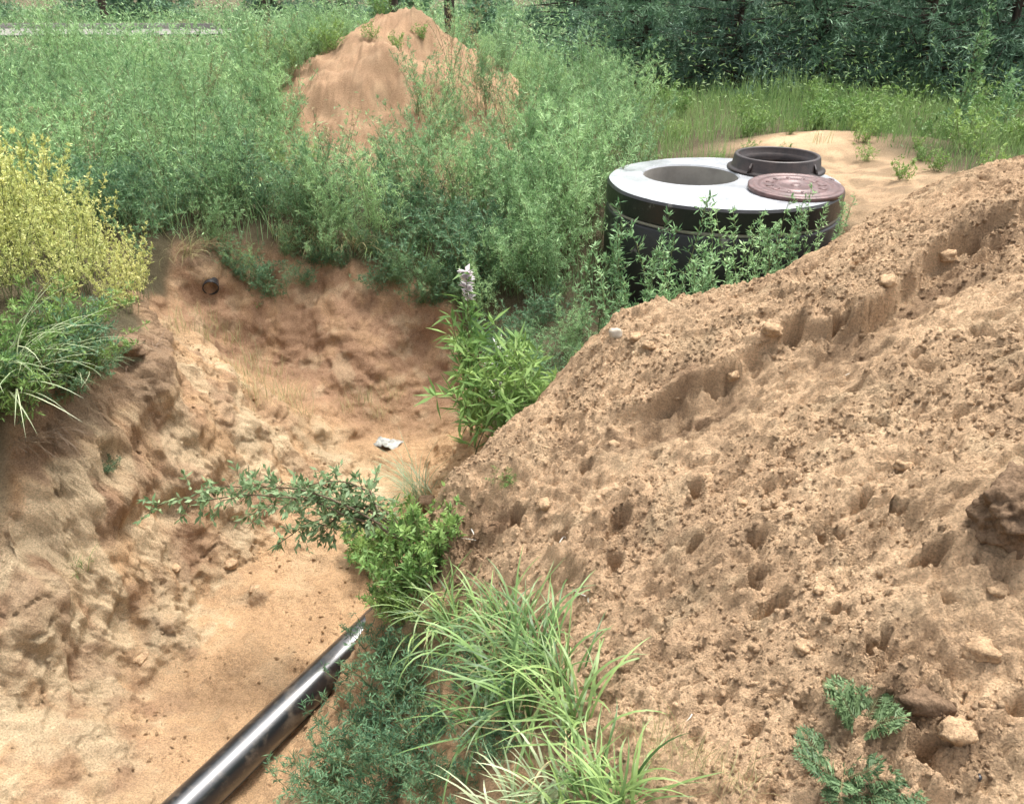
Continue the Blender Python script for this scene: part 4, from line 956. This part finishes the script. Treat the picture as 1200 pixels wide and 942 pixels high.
BR = [[("foliage", tuft(515 + k, 40, (.2, .42), .015, (.2, 1.1), (.6, 1.9), .04, 8).mesh("foliage", M['grass' if k else 'palegrass']))] for k in range(3)]
for k, (px, py) in enumerate([(640, 935), (690, 925), (735, 940), (600, 960), (670, 960), (715, 960)]):
    put("grass_clump", BR[k % 3], onp(px, py), k * .8, .6, "broad bladed grass clump at the foot of the sand heap by the trench edge", "grass", "grass clumps at the foot of the heap")
DW = [meshes(weed(520 + k, h=.36, n=16, r0=.06, lean=(.1, .8), bend=.6, m=10, q=12, L=.03, Wd=.005, blen=.3, el=(.1, 1.0), tmin=.08)[:2], [M['stem'], M['bluegrass']], SN) for k in range(2)]
for k, (px, py, s) in enumerate([(560, 800, .6), (580, 880, .6), (430, 870, .9), (470, 820, .9), (400, 915, .85), (475, 905, .9), (440, 950, .8), (510, 860, .8), (390, 960, .8), (455, 780, .75), (520, 930, .6)]):
    put("wormwood", DW[k % 2], onp(px, py), k, s, "dark blue-green wormwood on the right trench wall beside the pipe", "weed", "dark wormwood beside the pipe")
GB = meshes(weed(530, h=.34, n=16, r0=.06, lean=(.1, .8), bend=.6, m=9, q=8, L=.04, Wd=.011, blen=.28, el=(.1, 1.0), tmin=.1)[:2], [M['stem'], M['green']], SN)
for k, (px, py, s) in enumerate([(458, 712, .55), (475, 722, .6), (468, 700, .6), (470, 640, 1.0), (500, 650, .9), (450, 665, .95), (485, 680, .9), (430, 650, .8)]):
    put("green_weed", GB, onp(px, py), k * 1.3, s, "bushy green weed at the trench edge above the buried pipe end", "weed", "green weeds above the pipe end")
put("grass_clump", [("foliage", tuft(540, 90, (.22, .5), .005, (.05, .9), (.8, 2.2), .04, 8, az=2.8, azs=1.2).mesh("foliage", M['palegrass']))], onp(492, 585), 0, 1, "thin pale grass clump at the tip of the sand heap", "grass")
put("fern_weed", meshes(frond_plant(550, 8, .22), [M['stem'], M['tansy']], SN), onp(990, 915), 0, .75, "feathery green tansy sprouting from the sand heap", "weed")
put("fern_weed", meshes(frond_plant(551, 4, .15), [M['stem'], M['tansy']], SN), onp(1015, 850), 1, .9, "smaller feathery tansy sprout above the larger one", "weed")
put("seedling", ART[0], onp(592, 570), 0, .26, "small green sprout near the tip of the sand heap", "weed")
for k, (px, py) in enumerate([(760, 870), (800, 885), (835, 905), (870, 925), (775, 905), (720, 870)]):
    put("dry_grass", dry[k % 3], onp(px, py), k * 1.2, .55, "thin yellowish grass wisp at the foot of the sand heap", "grass", "grass wisps at the foot of the heap")
for k, (x, y) in enumerate([(-1.2, 9.3), (-1.55, 9.6), (-1.0, 9.75), (-2.1, 10.2), (-2.3, 10.0), (-2.0, 9.7), (-1.5, 10.5), (-2.2, 10.6)]):
    put1("green_weed", GREENW[k % 3], on(x, y), k, .5 if k < 3 else .9, "small weed rooted in the sandy spoil mound", "weed", "weeds on the spoil mound")

# ------------------------------------------------------------------ clods, litter, loose crumbs
def lump(seed, sx, sy, sz, rough=.25, sub=3):
    import bmesh
    bm = bmesh.new(); bmesh.ops.create_icosphere(bm, subdivisions=sub, radius=1)
    from mathutils import noise as mn, Vector
    o = Vector((seed * 3.1, seed * 1.7, 0))
    for v in bm.verts:
        c = v.co.copy(); k = 1 + rough * (mn.noise(c * 1.4 + o) + .6 * mn.noise(c * 3 + o) + .35 * mn.noise(c * 7 + o))
        bl = max(abs(c.x), abs(c.y), abs(c.z)); c = c * (.55 + .45 / bl * .8) * k
        v.co = Vector((c.x * sx, c.y * sy, c.z * sz))
    me = bpy.data.meshes.new("lump"); bm.to_mesh(me); bm.free()
    return me
def clod(name, seed, loc, size, mat, label, cat="clod", group=None, rough=.25, sub=3):
    me = lump(seed, *size, rough, sub); me.materials.append(M[mat]); me.polygons.foreach_set("use_smooth", np.ones(len(me.polygons), bool))
    o = link(name, me); o.location = loc; o.rotation_euler.z = seed * 1.3
    return tag(o, label, cat, group)
clod("soil_block", 3, onp(1192, 592, -.02), (.12, .085, .095), 'darksoil', "large dark damp soil block jutting out of the sand heap", rough=.38, sub=5)
clod("soil_clod", 5, onp(145, 408, .0), (.10, .08, .05), 'darksoil', "dark overhanging sod at the lip of the left bank", rough=.4, sub=4)
clod("soil_clod", 6, onp(500, 590, -.01), (.06, .06, .045), 'darksoil', "dark soil clod at the tip of the sand heap", rough=.4)
clod("soil_clod", 7, onp(1085, 825, -.01), (.06, .035, .03), 'darksoil', "broken dark clod in the churned lower face of the heap", rough=.5)
for k, (px, py, s) in enumerate([(745, 395, .03), (760, 405, .022), (1060, 545, .02), (870, 590, .018), (1150, 760, .03), (960, 690, .016), (690, 600, .02), (1170, 690, .022), (830, 560, .025), (1110, 300, .03), (1040, 330, .03), (905, 385, .03), (860, 440, .022), (940, 760, .016), (1120, 860, .03), (640, 590, .025), (720, 520, .02), (270, 660, .03), (205, 665, .025), (300, 690, .025), (330, 580, .03), (235, 560, .03), (165, 770, .03)]):
    clod("soil_clod", 20 + k, onp(px, py, -s * .2), (s * 1.3, s, s * .75), 'clod', "small dry sandy soil clod lying loose on the dug sand" , "clod", "small loose soil clods", rough=.4)
clod("pale_stone", 60, onp(722, 392, .0), (.035, .02, .025), 'stone', "whitish stone at the crest of the sand heap", "stone", rough=.3)
clod("black_pebble", 61, onp(1147, 912, .002), (.008, .006, .008), 'black', "tiny black object lying on the sand heap", "pebble", sub=2)
def crumpled():
    rng = np.random.default_rng(9); n, m = 22, 12; mb = MB()
    x, y = np.meshgrid(np.linspace(-.11, .11, n), np.linspace(-.05, .05, m), indexing='ij')
    z = .02 + .028 * np.abs(fbm(x + 5, y + 3, 14, 3, 9)) + .012 * fbm(x, y, 40, 2, 3)
    z *= np.clip(1.15 - np.hypot(x / .12, y / .06) ** 2 * .6, .2, 1)
    x = x + .015 * fbm(x, y, 12, 2, 33); y = y + .015 * fbm(x + 9, y, 12, 2, 34)
    i = np.arange((n - 1) * (m - 1)); i = (i // (m - 1)) * m + i % (m - 1)
    mb.add(np.stack([x.ravel(), y.ravel(), z.ravel()], 1), np.stack([i, i + m, i + m + 1, i + 1], 1))
    return mb.mesh("crumpled_sheet", M['paper'], True)
put1("crumpled_sheet", crumpled(), onp(450, 522), -.2, 1, "crumpled greyish white sheet lying on the trench floor", "litter")

def crumbs(name, n, keep, smin, smax, label, seed, box=(-2.1, 2.5, 1.0, 4.6), own=None):
    rng = np.random.default_rng(seed); ph = (1 + 5 ** .5) / 2
    iv = np.array([(-1, ph, 0), (1, ph, 0), (-1, -ph, 0), (1, -ph, 0), (0, -1, ph), (0, 1, ph), (0, -1, -ph), (0, 1, -ph), (ph, 0, -1), (ph, 0, 1), (-ph, 0, -1), (-ph, 0, 1)]) / 1.9
    fc = np.array([(0, 11, 5), (0, 5, 1), (0, 1, 7), (0, 7, 10), (0, 10, 11), (1, 5, 9), (5, 11, 4), (11, 10, 2), (10, 7, 6), (7, 1, 8), (3, 9, 4), (3, 4, 2), (3, 2, 6), (3, 6, 8), (3, 8, 9), (4, 9, 5), (2, 4, 11), (6, 2, 10), (8, 6, 7), (9, 8, 1)])
    x = rng.uniform(box[0], box[1], n * 3); y = rng.uniform(box[2], box[3], n * 3)
    w = fbm(x, y, 2.2, 3, seed) + rng.normal(0, .25, n * 3)
    k = keep(x, y) & (w > -.05); x, y = x[k][:n], y[k][:n]; c = len(x)
    s = smin + (smax - smin) * rng.uniform(0, 1, c) ** 3.5
    v = iv[None] * (1 + rng.normal(0, .35, (c, 12, 3))) * (s[:, None] * rng.uniform(.7, 1.2, (c, 3)))[:, None, :] + np.stack([x, y, H(x, y) + s * .05], 1)[:, None]
    mb = MB(); mb.add(v, (np.arange(c) * 12)[:, None, None].repeat(20, 1).reshape(-1, 1) + np.tile(fc, (c, 1)))
    me = mb.mesh(name, M['soil'], False)
    i = np.clip(np.searchsorted(XS, x), 0, len(XS) - 1); j = np.clip(np.searchsorted(YS, y), 0, len(YS) - 1)
    col_ = np.ones((c, 12, 4), np.float32); col_[..., :3] = ((COLR[i, j] if own is None else np.tile(own, (c, 1))) * rng.uniform(.75, 1.08, (c, 1)))[:, None]
    at = me.color_attributes.new("soil", 'FLOAT_COLOR', 'POINT'); at.data.foreach_set("color", col_.ravel())
    return tag(link(name, me), label, "soil crumbs", kind="stuff")
crumbs("sand_crumbs", 32000, lambda x, y: in_poly(x, y, HEAP), .0025, .0105, "loose crumbs of dry sand scattered over the heap", 31)
crumbs("trench_crumbs", 3500, lambda x, y: in_poly(x, y, TRENCH), .0025, .012, "loose crumbs of soil on the trench floor and walls", 32)

ROOT = [[("root_fringe", tuft(600 + k, 22, (.08, .26), .003, (1.2, 2.2), (.4, 1.2), .02, 6, az=0, azs=.9).mesh("root_fringe", M['twig']))] for k in range(2)]
for k, (px, py) in enumerate([(20, 520), (60, 505), (105, 470), (150, 425), (180, 405), (35, 515), (130, 450)]):
    put("hanging_roots", ROOT[k % 2], onp(px, py, .01), k * .3, .9, "thin brown roots hanging from the cut lip of the left bank", "roots", "roots under the left bank lip")
for k, (px, py) in enumerate([(660, 625), (720, 770), (590, 695), (690, 690), (560, 630), (815, 830), (1000, 430)]):
    put("straw", [("blade", tuft(620 + k, 2, (.06, .14), .004, (.9, 1.5), (.1, .5), .01, 5).mesh("blade", M['whiteleaf']))], onp(px, py), k * 1.1, 1, "bleached straw stuck in the side of the sand heap", "straw", "straws on the sand heap")
